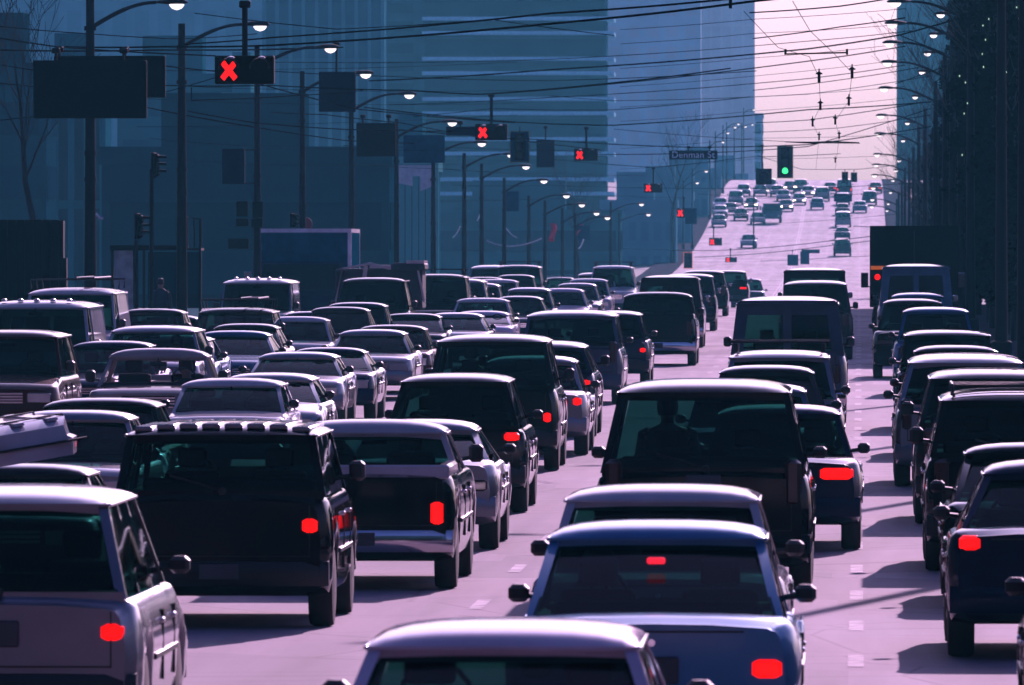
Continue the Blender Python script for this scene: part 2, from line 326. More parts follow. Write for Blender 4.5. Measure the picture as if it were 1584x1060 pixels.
def build_vehicle(root, style, S, pm, away, s, lit, rack, heads, pm2, glass, solid, lamps, mirrors):
    L, W, H, belt = S['L'], S['W'], S['H'], S['belt']; hw = W/2; yb = [y-L/2 for y in S['yb']]; bed = style == 'pickup'
    car_body(S, bed).build('body', pm, root, ang=40)
    wb = hw*(.90 if style in ('sedan','coupe','wagon','hatch') else .945); wt = hw*{'sedan':.70,'coupe':.68,'wagon':.74,'hatch':.73,'suv':.80,'minivan':.80,'van':.86,'pickup':.80}[style]+hw*S.get('taper', 0)
    rt = {'sedan':.095,'coupe':.11,'wagon':.09,'hatch':.095,'suv':.10,'minivan':.11,'van':.12,'pickup':.12}[style]; zr = H-rt; rp = pm2 or pm
    roofpanel(wt+.02, yb[1]-.05, yb[2]+.04, H, rt).build('roof', rp, root, ang=60)
    fr = MB(); van = style == 'van'
    cw = {'sedan':.16,'coupe':.18,'wagon':.11,'hatch':.16,'suv':.13,'minivan':.12,'van':.12,'pickup':.12}[style]
    for sx in (-1, 1):
        fr.beam((sx*(wb-.035), yb[0]+cw/2, belt), (sx*(wt-.025), yb[1]+cw/2-.02, zr), .06, cw)
        fr.beam((sx*(wb-.03), yb[3]-.05, belt), (sx*(wt-.02), yb[2]-.03, zr), .05, .07)
        n = 2 if style in ('suv','minivan','wagon') else 1
        for i in range(n):
            t = (i+1)/(n+1)+(.05 if n == 1 else 0); fr.beam((sx*(wb-.02), lerp(yb[0], yb[3], t), belt), (sx*(wt-.012), lerp(yb[1], yb[2], t), zr), .03, .09)
    for sx in (-1, 1): fr.tube([(sx*(wt-.012), yb[1]-.01, zr-.008), (sx*(wt-.012), yb[2]+.01, zr-.008)], .02, 6)
    fr.box(-wb+.02, wb-.02, yb[0]-.01, yb[0]+.05, belt-.03, belt+.045); fr.box(-wt, wt, yb[1]-.005, yb[1]+.05, zr-.07, zr)
    fr.box(-wt, wt, yb[2]-.05, yb[2], zr-.05, zr)
    fr.build('window_frame', rp, root, ang=30)
    if s > 22:
        for sx in (-1, 1):     # chrome drip rail with rounded ends along each roof edge
            q = MB(); rr_ = .013+.006*(s < 120); xx = sx*(wt+.018); zz = zr-.004
            q.tube([(xx,yb[1]-.045,zz-.004),(xx,yb[1]-.038,zz),(xx,yb[1]-.02,zz),(xx,yb[2],zz)], [rr_*.3,rr_*.8,rr_,rr_*.7], 10); q.build('drip_rail', CHROME, root, ang=80)
    # glass
    e = .05
    if van:
        vf = MB(); x1 = wt-.03; zl = belt-.05
        vf.box(-.07, .07, yb[0]+.02, yb[0]+.07, zl, H-.08)
        for sx in (-1, 1):
            vf.beam((sx*(wb-.10), yb[0]+.06, zl), (sx*(x1-.06), yb[1]+.03, H-.08), .2, .06)
        vf.box(-x1, x1, yb[1]-.01, yb[1]+.05, H-.30, H-.06)
        vf.build('rear_door_panel', pm, root)
        for sx in (-1, 1):
            c = sx*(.07+(x1-.1))/2*1.0; hwn = (x1-.22)/2
            pane((c-hwn-.08,yb[0]+.04,belt+.0),(c+hwn+.08,yb[0]+.04,belt+.0),(c+hwn+.06,yb[1]+.02,H-.28),(c-hwn-.06,yb[1]+.02,H-.28),.01,(0,-1,0)).build('rear_window', glass, root)
            sd = MB(); y0, y1 = yb[0]+.08, lerp(yb[0], yb[3], .66)
            sd.loft([[(sx*(wb-.03),y0,belt-.02),(sx*(wb-.0),y0,belt-.02),(sx*(wt+.0),y0+.05,zr),(sx*(wt-.03),y0+.05,zr)], [(sx*(wb-.03),y1,belt-.02),(sx*(wb-.0),y1,belt-.02),(sx*(wt+.0),y1,zr),(sx*(wt-.03),y1,zr)]])
            sd.build('side_panel', pm, root)
            pane((sx*(wb-.02),y1,belt),(sx*(wb-.02),yb[3]-.08,belt),(sx*(wt-.02),yb[2]-.06,zr),(sx*(wt-.02),y1,zr),.01,(sx,0,0)).build('side_window', glass, root)
    else:
        pane((-wb+e,yb[0]+.02,belt+.03),(wb-e,yb[0]+.02,belt+.03),(wt-e,yb[1]+.015,zr-.04),(-wt+e,yb[1]+.015,zr-.04),.025,(0,-1,0)).build('rear_window', GLASSD if solid else glass, root)
        for sx in (-1, 1):
            pane((sx*(wb-.02),yb[0]+.1,belt),(sx*(wb-.02),yb[3]-.08,belt),(sx*(wt-.015),yb[2]-.06,zr),(sx*(wt-.015),yb[1]+.06,zr),.015,(sx,0,0)).build('side_window', GLASSD if solid else glass, root)
    pane((-wb+e,yb[3]-.03,belt+.02),(wb-e,yb[3]-.03,belt+.02),(wt-e,yb[2]-.01,zr-.03),(-wt+e,yb[2]-.01,zr-.03),.035,(0,1,0)).build('windshield', GLASSD if solid else glass, root)
    # interior
    it = MB(); it.box(-wb+.05, wb-.05, yb[0]+.05, yb[3]-.12, belt-.02, belt+.02)
    it.box(-wb+.08, wb-.08, yb[3]-.45, yb[3]-.12, belt, belt+.06, 0, .03)
    it.build('dashboard_and_floor', INT, root)
    ysF = lerp(yb[2], yb[3], .0)-.55
    for sx in (-1, 1):
        q = MB(); q.box(sx*.37-.23, sx*.37+.23, ysF-.07, ysF+.06, belt-.02, belt+.17, 0, .05); q.box(sx*.37-.12, sx*.37+.12, ysF-.06, ysF+.03, belt+.19, min(belt+.36, zr-.04), 0, .04)
        q.tube([(sx*.37-.05,ysF,belt+.1),(sx*.37-.05,ysF-.01,belt+.25)], .008, 4); q.tube([(sx*.37+.05,ysF,belt+.1),(sx*.37+.05,ysF-.01,belt+.25)], .008, 4)
        q.build('seat', INT, root)
    if not bed and not van and s > 40:
        q = MB(); yy = ysF-.85; q.box(-wb+.15, wb-.15, yy-.07, yy+.06, belt-.02, belt+.12, 0, .05)
        q.build('rear_seat', INT, root)
    if s > 40:
        q = MB(); q.box(-.12, .12, yb[2]-.0-.04, yb[2]-.0, zr-.13, zr-.07, 0, .02); q.tube([(0,yb[2]-.02,zr-.08),(0,yb[2]+.02,zr)], .008, 4); q.build('rearview_mirror', INT, root)
        q = MB(); c = Vector((-.37, ysF+.62, belt+.10)); q.tube([c+Vector((.17*math.cos(a), .06*math.sin(a), .16*math.sin(a))) for a in [6.2832*i/14 for i in range(15)]], .014, 6)
        q.tube([c-Vector((.16,0,0)), c+Vector((.16,0,0))], .014, 4); q.build('steering_wheel', INT, root)
    # wheels
    for wy in (.82+.05*(L > 5)-L/2, L/2-.88):
        for sx in (-1, 1):
            xo = hw*.985
            w = MB(); w.lathe([(.20,xo-.21),(.31,xo-.21),(.33,xo-.17),(.33,xo-.05),(.315,xo-.01),(.21,xo)], 20, 'x', (0,wy,.33)) if sx > 0 else w.lathe([(.21,-xo),(.315,-xo+.01),(.33,-xo+.05),(.33,-xo+.17),(.31,-xo+.21),(.20,-xo+.21)], 20, 'x', (0,wy,.33))
            wo_ = w.build('wheel', RUB, root)
            if s > 45:
                q = MB(); q.lathe([(.20,0),(.19,.02*sx),(.06,.0),(.05,.025*sx),(.01,.03*sx)], 14, 'x', (sx*(xo-.025),wy,.33)); q.build('rim', RIM, wo_)
    # bumpers
    bm_ = CHROME if style in ('pickup','van') else (pm if style in ('sedan','coupe','hatch','minivan') else TRIM)
    for end, y0 in (('rear', -L/2), ('front', L/2)):
        sg = -1 if end == 'rear' else 1; rr = []
        for xx in (-hw*.97, -hw*.90, -hw*.5, 0, hw*.5, hw*.90, hw*.97):
            yy = y0+sg*(.07-.11*(abs(xx)/hw)**4); rr.append([(xx,yy-sg*.14,.36),(xx,yy-.02*sg,.36),(xx,yy,.40),(xx,yy,.52),(xx,yy-.02*sg,.56),(xx,yy-sg*.14,.57)])
        MB().loft(rr).build('bumper', bm_, root, ang=50)
    tw, th, tz = lamps or S['tl']; tz *= S['belt']/STY[style]['belt']
    for sx in (-1, 1):
        q = MB(); x1 = hw*.89; q.box(min(sx*x1, sx*(x1-tw)), max(sx*x1, sx*(x1-tw)), -L/2-.02, -L/2+.18, tz-th/2, tz+th/2, 0, min(tw,th)*.32); q.build('tail_light', REDLIT if (lit and (sx > 0 or lit != 'right')) else REDOFF, root)
        q = MB(); zz = S['nose']-.10; q.box(min(sx*hw*.87, sx*(hw*.87-.36)), max(sx*hw*.87, sx*(hw*.87-.36)), L/2-.08, L/2+.012, zz-.08, zz+.08, 0, .02); q.build('headlight', HEADLIT if heads else LENS, root)
    zz = S['nose']-.10
    q = MB()
    for k in range(4): q.box(-hw*.42, hw*.42, L/2-.05, L/2+.010, zz-.08+k*.042, zz-.055+k*.042)
    q.box(-hw*.42, hw*.42, L/2-.05, L/2+.004, zz-.085, zz+.09, 1); q.build('grille', [CHROME if style in ('pickup','sedan','suv') else TRIM, DARKPLATE], root, smooth=False)
    q = MB(); q.box(-.16, .16, -L/2-.025 if not bed else -L/2-.03, -L/2+.02, tz-.09, tz+.07, 0, .01) if style not in ('suv','van','pickup') else q.box(-.16, .16, -L/2-.10, -L/2-.05, .42, .54); q.build('license_plate', PLATE, root)
    # trim line and seams on the tail and sides
    if s > 60:
        q = MB()
        if style in ('sedan','coupe'): q.box(-hw*.62, hw*.62, -L/2-.008, -L/2+.02, S['deck']-.07, S['deck']-.06)
        else:
            for sx in (-1, 1): q.box(sx*hw*.80-.004, sx*hw*.80+.004, -L/2-.008, -L/2+.03, .60, S['deck']-.06)
            q.box(-hw*.80, hw*.80, -L/2-.008, -L/2+.03, .60, .61)
        q.build('tailgate_seam', DARKPLATE, root, smooth=False)
        for sx in (-1, 1):
            q = MB(); q.box(min(sx*hw*.99, sx*(hw+.012)), max(sx*hw*.99, sx*(hw+.012)), -L/2+1.3, L/2-1.4, .60, .64, 0, .008); q.build('side_trim', TRIM, root)
            for t in (.40, .62):
                yy = -L/2+L*t; q = MB(); q.box(min(sx*hw*.96, sx*(hw+.015)), max(sx*hw*.96, sx*(hw+.015)), yy, yy+.16, belt-.20, belt-.165, 0, .01); q.build('door_handle', CHROME, root)
                if s > 90:
                    q = MB(); q.box(min(sx*hw*.95, sx*(hw*1.003)), max(sx*hw*.95, sx*(hw*1.003)), yy+.2, yy+.212, .45, belt-.12); q.build('door_seam', DARKPLATE, root, smooth=False)
    if s > 75 and style in ('suv','minivan','wagon','hatch'):
        q = MB(); a_ = Vector((.02, yb[0]-.012, belt+.05)); b_ = Vector((-.42, lerp(yb[0], yb[1], .25)-.02, belt+.17)); q.tube([a_, b_], .009, 5); q.lathe([(.03,-.03),(.035,0),(.02,.02)], 8, 'y', (.02, yb[0]-.01, belt+.04)); q.build('rear_wiper', TRIM, root)
    if s > 75 and style in ('sedan','coupe'):
        q = MB(); q.lathe([(.022,-.012),(.022,.0),(.01,.01)], 10, 'y', (0,-L/2-.004,S['deck']-.13)); q.build('boot_lock', CHROME, root)
    if bed:
        q = MB(); y1 = yb[0]-.12
        q.box(-hw*.80, hw*.80, -L/2+.10, y1, belt+.032, belt+.036)    # bed liner
        q.build('bed_liner', DARKPLATE, root, smooth=False)
        q = MB()
        for sx in (-1, 1): q.box(min(sx*hw*.80,sx*hw*.93), max(sx*hw*.80,sx*hw*.93), -L/2+.05, y1, belt-.02, belt+.11, 0, .03)
        q.box(-hw*.93, hw*.93, -L/2+.0, -L/2+.07, belt-.02, belt+.11, 0, .02); q.build('bed_rail', pm2 or pm, root)
    if mirrors:
        for sx in (-1, 1):
            big = style in ('van','pickup','suv'); a, b = (.085,.16) if big else (.08,.10); ym = yb[3]-.22; zm = belt+.07
            q = MB(); x0 = sx*(wb+.02); x1 = sx*(wb+.07+a)
            xa, xb = sx*(wb+.035), sx*(wb+.085+a); q.box(min(xa,xb), max(xa,xb), ym-.06, ym+.06, zm-.01, zm+b, 0, .028)
            q.tube([(sx*(wb-.03),ym+.02,zm+.02),(sx*(wb+.12),ym,zm+.04)], .02, 5); q.build('side_mirror', TRIM if sx < 0 or s > 60 else CHROME, root)
    if rack:
        q = MB()
        if rack == 'rails':
            for sx in (-1, 1): q.tube([(sx*(wt-.09),yb[1]+.12,H-.04),(sx*(wt-.1),yb[1]+.15,H-.02),(sx*(wt-.1),yb[1]+.2,H+.05),(sx*(wt-.1),yb[2]-.3,H+.05),(sx*(wt-.1),yb[2]-.25,H-.02)], .016, 6)
            for k in range(6): yy = lerp(yb[1]+.25, yb[2]-.35, k/5); q.box(-wt+.09, wt-.09, yy-.02, yy+.02, H+.025, H+.055)
        elif rack == 'ribs':
            for k in range(8): xx = lerp(-wt+.12, wt-.12, k/7); zz = H-.02-.05*abs(xx/wt)**4; q.box(xx-.075, xx+.075, yb[1]+.06, yb[2]-.2, zz-.03, zz+.016, 0, .016)
        elif rack == 'bars':
            for yy in (yb[1]+.4, yb[2]-.5):
                q.tube([(-wt-.02,yy,H+.12),(wt+.02,yy,H+.12)], .018, 6)
                for sx in (-1, 1): q.box(sx*(wt-.06)-.03, sx*(wt-.06)+.03, yy-.04, yy+.04, H-.03, H+.11, 0, .01)
        elif rack == 'ladder':
            for yy in (yb[1]+.3, (yb[1]+yb[2])/2, yb[2]-.3):
                q.tube([(-wt+.02,yy,H-.03),(-wt+.0,yy,H+.16),(wt-.0,yy,H+.16),(wt-.02,yy,H-.03)], .018, 6)
            for xx in (-.5, -.15): q.tube([(xx,yb[0]-.2,H+.2),(xx,yb[3]+.1,H+.2)], .022, 6)
            for k in range(9): yy = lerp(yb[0], yb[3], k/8); q.tube([(-.5,yy,H+.2),(-.15,yy,H+.2)], .013, 5)
        if q.v: q.build('roof_rack', P['silver'] if rack in ('ribs',) else TRIM, root)
def col_dark(m): return m.name in ('paint_black','paint_navy','paint_green','paint_charcoal','paint_slate','paint_maroon')

V = vehicle
PASS = '' 
# --- centre lane, driving away
V('hatch', 768, 970, 350, 'lilac', 'pale lilac car cut off by the bottom edge of the photo', lit=None, rack=None)
V('sedan', 1008, 810, 265, 'skyblue', 'blue metallic sedan with a red high brake light under its rear window', lit='right', lamps=(.20,.135,.66))
V('sedan', 1018, 752, 234, 'white', 'pale sedan roof directly ahead of the blue metallic sedan')
V('minivan', 1088, 600, 172, 'black', 'big black minivan with a see-through rear window in the centre lane', H=1.95, W=1.98)
V('sedan', 1204, 627, 150, 'navy', 'navy sedan with a wide red tail light beside the big black minivan', lit=True, lamps=(.36,.15,.80))
V('sedan', 1160, 594, 130, 'steel', 'steel grey sedan roof showing just over the big black minivan')
V('sedan', 1184, 566, 123, 'charcoal', 'dark sedan with dotted roof edge, middle of the three roofs behind the grey van')
V('wagon', 1205, 543, 116, 'silver', 'silver wagon right behind the two-window grey van', rack='bars')
V('van', 1218, 463, 93, 'slate', 'tall slate grey van with two square rear windows and big mirrors', H=2.12)
V('suv', 1262, 434, 63, 'green', 'dark green suv with glowing windows just ahead of the grey van')
V('van', 1260, 414, 55, 'charcoal', 'dark van at the head of the centre lane queue', H=2.15, W=1.9)
# --- right lane, driving away
V('hatch', 1812, 470, 268, 'charcoal', 'dark car whose shiny fender just enters at the bottom right edge', H=1.5)
V('coupe', 1648, 690, 203, 'navy', 'black coupe with blue shine on its rear fender and one lit red tail light', lit=True, lamps=(.17,.12,.86), H=1.5, W=1.82)
V('sedan', 1612, 680, 178, 'black', 'black sedan filling the dark gap ahead of the coupe with the blue shine', H=1.42)
V('suv', 1576, 608, 160, 'black', 'black suv with a speckled pale roof edge in the right lane', rack='rails', H=1.76)
V('suv', 1540, 573, 138, 'green', 'dark green suv between the black suv and the silver-topped minivan', H=1.74)
V('minivan', 1494, 548, 121, 'silver', 'silver-topped minivan with a white quarter window strip, hugging the right kerb')
V('sedan', 1480, 524, 108, 'black', 'black car nearly hidden just ahead of the silver-topped minivan', H=1.6)
V('wagon', 1466, 505, 96, 'black', 'black wagon with a pale roof edge, fourth along the right kerb', H=1.62)
V('hatch', 1448, 475, 80, 'blue', 'small blue hatchback in the right lane')
V('sedan', 1412, 459, 72, 'black', 'black sedan with blue roof edge, its wheels clear on the road behind the vans')
V('sedan', 1420, 448, 66, 'blue', 'blue sedan tucked right behind the grey-blue van')
V('van', 1417, 404, 60, 'steel', 'grey-blue van with two dark rear windows behind the box truck', H=2.32)
# --- left away lane
V('wagon', -14, 755, 258, 'silver', 'silver wagon cut off at the lower left corner, red tail light lit', lit='right', lamps=(.15,.12,.76), H=1.66, W=1.78)
V('suv', 338, 655, 188, 'black', 'black boxy suv with a ribbed bright roof and lit red tail light', lit='right', rack='ribs', lamps=(.16,.15,.86), W=1.86)
V('pickup', 553, 650, 169, 'black', 'pickup truck with pale cab roof, long chrome tailgate edge and tall red tail light', lit='right', twotone='white', lamps=(.15,.24,.78), W=1.8)
V('coupe', 640, 650, 150, 'silver', 'silver coupe with a blazing glint on its boot lid')
V('wagon', 700, 588, 133, 'black', 'low black wagon with two small red lights on its right corner', lit=True, lamps=(.18,.10,.86), H=1.62)
V('suv', 760, 533, 114, 'green', 'tall dark green suv with aqua rear window and square red light', lit=True, lamps=(.12,.15,.72), H=1.86)
V('sedan', 817, 551, 107, 'silver', 'silver sedan squeezed beside the tall dark green suv', lit=True, lamps=(.14,.14,.8))
V('suv', 832, 533, 99, 'navy', 'navy suv half hidden ahead of the tall dark green suv', lit=True, lamps=(.16,.14,.92))
V('minivan', 883, 480, 84, 'slate', 'blue-grey minivan with a wide rear window', W=1.92)
V('wagon', 940, 488, 76, 'navy', 'dark blue wagon just right of the blue-grey minivan', lit=True, lamps=(.12,.10,.75), H=1.55)
V('sedan', 1004, 460, 60, 'charcoal', 'charcoal sedan in front of the chrome-edged pickup')
V('pickup', 1015, 476, 66, 'black', 'black pickup with bright tailgate edge near the middle of the picture', H=1.72)
V('van', 1036, 430, 57, 'black', 'black van in the left queue past the chrome-edged pickup', W=1.84, H=1.98)
V('suv', 1064, 418, 48, 'navy', 'dark suv right ahead of the black van in the left queue', H=1.85)
V('minivan', 1088, 418, 41, 'black', 'black minivan third from the far end of the left queue', H=1.75)
V('suv', 1128, 418, 36, 'green', 'dark hazy suv at the far end of the left queue', W=1.7, lit=True, lamps=(.3,.08,.9))
V('sedan', 1157, 431, 31, 'slate', 'small hazy sedan nosing past the far end of the left queue')
# --- oncoming lanes
O = lambda *a, **k: V(*a, away=False, **k)
O('sedan', 90, 636, 150, 'silver', 'silver oncoming sedan behind the white roof box')
O('sedan', 135, 617, 139, 'black', 'black oncoming car with a bright roof edge behind the silver sedan')
O('pickup', 228, 561, 112, 'beige', 'beige-roofed oncoming pickup with a see-through cab and driver', H=1.62, W=1.75, glass=glass_mat('clear_glass', (.85,.85,.88)))
O('hatch', 345, 586, 118, 'white', 'white-roofed small hatchback right of the beige-roofed pickup')
O('hatch', 405, 578, 114, 'silver', 'silver oncoming hatchback with its bonnet in full sun')
O('sedan', 450, 545, 95, 'silver', 'silver oncoming sedan with dark grille, blue-white roof edge')
O('sedan', 500, 538, 92, 'navy', 'navy sedan peeping past the silver sedan with dark grille')
O('sedan', 568, 510, 82, 'silver', 'silver oncoming sedan with green dashboard reflections')
O('sedan', 600, 503, 79, 'maroon', 'dark maroon sedan just behind the one with green reflections')
O('sedan', 632, 485, 68, 'charcoal', 'wide charcoal oncoming sedan in the middle oncoming lane')
O('sedan', 700, 484, 67, 'silver', 'silver sedan right of the wide charcoal sedan')
O('hatch', 742, 484, 64, 'lilac', 'small pale oncoming hatchback right beside the silver sedan')
O('sedan', 742, 461, 60, 'white', 'white-bonneted oncoming sedan with a dark wide windscreen', W=1.8)
O('sedan', 800, 458, 57, 'navy', 'navy sedan with a pale roof edge left of the blue-grey minivan')
O('hatch', 815, 445, 54, 'silver', 'silver rounded hatchback with speckled roof left of the blue-grey minivan')
O('sedan', 868, 446, 51, 'lilac', 'pale sedan first in the packed row above the blue-grey minivan')
O('sedan', 890, 438, 47, 'silver', 'silver sedan second in the packed row above the blue-grey minivan')
O('sedan', 908, 431, 44, 'white', 'white sedan third in the packed row above the blue-grey minivan')
O('wagon', 920, 422, 42, 'silver', 'silver wagon last in the packed row above the blue-grey minivan')
O('suv', 946, 405, 42, 'white', 'white oncoming suv with roof rack rising over the packed row', rack='bars', H=1.95)
O('sedan', 865, 424, 31, 'navy', 'dark low car far off between two packed rows of oncoming traffic')
O('suv', 800, 410, 42, 'navy', 'dark suv with roof lights topping the second oncoming row', rack='bars')
O('van', 760, 415, 40, 'silver', 'silver van roof left of the suv with roof lights', H=1.9)
O('sedan', 795, 425, 44, 'navy', 'dark blue sedan below the suv with roof lights')
O('sedan', 745, 425, 47, 'charcoal', 'charcoal sedan in the second oncoming row')
O('hatch', 765, 432, 50, 'white', 'white hatchback in the second oncoming row')
O('suv', 706, 428, 53, 'silver', 'silver suv right of the dark pickup', H=1.8)
O('sedan', 735, 438, 52, 'silver', 'silver sedan low in the second oncoming row')
O('suv', 672, 424, 58, 'black', 'black suv with roof bars right of the truck with a loaded back', rack='bars')
O('suv', 573, 420, 62, 'black', 'black truck with planks and boxes piled behind its cab', name='loaded_truck', W=1.95, H=2.0)
O('sedan', 545, 468, 70, 'navy', 'navy sedan in front of the truck with a loaded back')
O('sedan', 518, 475, 72, 'charcoal', 'dark sedan one car nearer than the navy sedan by the loaded truck')
O('sedan', 450, 490, 75, 'white', 'white-bonneted sedan left of the dark sedans by the loaded truck')
O('sedan', 478, 482, 70, 'navy', 'navy sedan peeping past the white-bonneted sedan')
O('van', 392, 425, 62, 'silver', 'pale oncoming van with marker dots along its roof', H=1.98, W=1.9)
O('suv', 355, 472, 76, 'black', 'black suv with a cluttered roof rack under the pale van', rack='ladder', H=1.6)
O('sedan', 352, 512, 84, 'blue', 'wide blue oncoming sedan with green-tinted windows', W=1.85)
O('sedan', 370, 501, 80, 'charcoal', 'charcoal sedan right behind the wide blue one')
O('sedan', 225, 478, 76, 'charcoal', 'dark car with driver visible between two vans at the left')
O('sedan', 252, 488, 73, 'navy', 'navy car beside the pale van end of the left row')
O('suv', 224, 521, 92, 'silver', 'silver oncoming suv with lumps along its roof', H=1.6)
O('sedan', 262, 519, 86, 'blue', 'blue car behind the silver suv with the lumpy roof')
O('sedan', 158, 528, 95, 'navy', 'navy car between the big white van and the lumpy-roofed suv')
O('van', 100, 458, 78, 'white', 'white van carrying ladders and poles on its roof', rack='ladder', H=2.05)
O('van', 42, 487, 93, 'white', 'white van with marker dots along its rounded roof at the left edge', H=2.05, W=2.05)
O('suv', -8, 533, 106, 'maroon', 'dark maroon vehicle entering at the left edge', H=1.78)
# roof box car at the left edge
rb = O('sedan', -5, 722, 178, 'charcoal', 'dark car under a white roof box at the left edge', H=1.22)
q = MB(); rings = []
for yy, k in ((-.9,.35),(-.85,.8),(-.6,1),(.6,1),(.85,.8),(.9,.35)):
    rings.append([(-.5*k,yy,.03),(.5*k,yy,.03),(.52*k,yy,.17),(.46*k,yy,.20),(.44*k,yy,.30*k+.05),(-.44*k,yy,.30*k+.05),(-.46*k,yy,.20),(-.52*k,yy,.17)])
q.loft(rings)
for k in (-.3, 0, .3): q.box(k-.05, k+.05, -.72, .72, .33, .362, 0, .015)
bx = q.build('roof_box', P['white'])
for yy in (-.45, .45): q = MB(); q.loft([[(-.535,yy-.02,.10),(-.535,yy+.02,.10),(-.525,yy+.02,.10),(-.525,yy-.02,.10)],[(-.46,yy-.02,.372),(-.46,yy+.02,.372),(-.45,yy+.02,.36),(-.45,yy-.02,.36)],[(.46,yy-.02,.372),(.46,yy+.02,.372),(.45,yy+.02,.36),(.45,yy-.02,.36)],[(.535,yy-.02,.10),(.535,yy+.02,.10),(.525,yy+.02,.10),(.525,yy-.02,.10)]]); q.build('strap', TRIM, bx)
q = MB(); q.box(-.525, .525, -.93, -.88, .145, .165); q.box(.518, .532, -.6, .6, .145, .165); q.box(-.532, -.518, -.6, .6, .145, .165); q.build('lid_seam', DARKPLATE, bx); bp_ = W3(2, 718, 181); bx.location = bp_; bx.rotation_euler = (0, R(-9), R(20))
tag(bx, 'white ridged roof box strapped on the dark car at the left edge', 'roof box')

# --- box truck ahead in the right lane, and the one in the oncoming lanes
def box_truck(x, ytop, s, W, away, mbox, mtop, label, L=6.5, cabcol='slate', lights=False):
    d = F/s; X = (x-VX)/s; H = CZ+(VY-ytop)/s-gz(d); root = empty('box_truck', (X, d+L/2, gz(d+L/2)), 0 if away else math.pi, label, 'truck', 'box trucks in the queue')
    hw = W/2; h = L/2; y0, y1 = -h, h-1.9
    q = MB(); q.box(-hw, hw, y0, y1, .95, H-.03, 0, .04); q.build('cargo_box', mbox, root)
    q = MB()
    for sx in (-1, 1):
        q.box(min(sx*hw,sx*(hw-.1))-.006, max(sx*hw,sx*(hw-.1))+.006, y0-.01, y0+.1, .93, H); q.box(min(sx*hw,sx*(hw-.1))-.006, max(sx*hw,sx*(hw-.1))+.006, y1-.1, y1+.01, .93, H)
        q.box(min(sx*hw,sx*(hw-.1))-.006, max(sx*hw,sx*(hw-.1))+.006, y0+.1, y1-.1, H-.12, H)
    q.box(-hw, hw, y0-.012, y0+.1, H-.12, H+.004); q.box(-hw, hw, y1-.1, y1+.012, H-.12, H+.004); q.build('box_edge_trim', mtop, root)
    q = MB(); q.box(-.008, .008, y0-.008, y0+.01, 1.0, H-.15); q.box(-hw+.15, hw-.15, y0-.008, y0+.01, 1.05, 1.07); q.build('door_seam', DARKPLATE, root)
    q = MB(); q.box(-.45, -.35, y0+.2, h-.3, .55, .94); q.box(.35, .45, y0+.2, h-.3, .55, .94); q.box(-hw+.05, hw-.05, y0-.05, y0+.1, .5, .62); q.build('chassis', TRIM, root)
    cab = MB(); cw = hw*.88; prof = [(y1+.05,.5),(y1+.05,2.25),(y1+1.0,2.25),(y1+1.35,1.35),(h-.02,1.2),(h,.5)]
    cab.loft([[(-cw,y,z) for y, z in prof], [(cw,y,z) for y, z in prof]]); cab.build('cab', P[cabcol], root)
    pane((-cw+.12,y1+1.36,1.40),(cw-.12,y1+1.36,1.40),(cw-.15,y1+1.03,2.18),(-cw+.15,y1+1.03,2.18),.03,(0,1,0)).build('windshield', GLASSD, root)
    for sx in (-1, 1):
        for yy in (y0+1.3, h-.75):
            w = MB(); xo = hw*.95*sx; w.lathe(sorted([(.25,xo-.28*sx),(.45,xo-.26*sx),(.47,xo-.2*sx),(.47,xo-.05*sx),(.43,xo),(.2,xo)], key=lambda p: p[1]), 18, 'x', (0,yy,.47)); w.build('wheel', RUB, root)
        q = MB(); q.box(min(sx*(hw+.05),sx*(hw+.27)), max(sx*(hw+.05),sx*(hw+.27)), y1+1.1, y1+1.16, 1.5, 1.95, 0, .03); q.tube([(sx*cw,y1+1.1,1.5),(sx*(hw+.15),y1+1.13,1.55)], .02, 5); q.build('side_mirror', TRIM if sx < 0 or s > 60 else CHROME, root)
        q = MB(); q.box(min(sx*(hw-.12),sx*(hw-.3)), max(sx*(hw-.12),sx*(hw-.3)), y0-.06, y0-.02, .66, .82, 0, .02); q.build('tail_light', REDOFF, root)
        q = MB(); q.box(min(sx*(cw-.1),sx*(cw-.35)), max(sx*(cw-.1),sx*(cw-.35)), h-.03, h+.03, .75, .95, 0, .02); q.build('headlight', LENS, root)
    if lights:
        q = MB(); q.box(-hw+.02, -hw+.42, y0-.04, y0-.013, 2.05, 2.16, 0, .02); q.build('marker_lamp', ORANGE, root)
        q = MB(); q.lathe([(.02,-.05),(.08,-.045),(.09,-.02),(.09,0)], 12, 'y', (-hw+.22,y0-.012,1.83)); q.build('round_lamp', REDLIT, root)
    return root
box_truck(1414, 350, 52, 2.62, True, P['black'], P['black'], 'black box truck towering at the head of the right lane', lights=True)
box_truck(463, 354, 50, 3.0, False, mat('truck_teal', (.008,.09,.14), .9, spec=0.), mat('truck_edge', (.85,.8,.84), .5), 'teal box truck with bright white roof and corner edges', L=7.5, cabcol='navy')

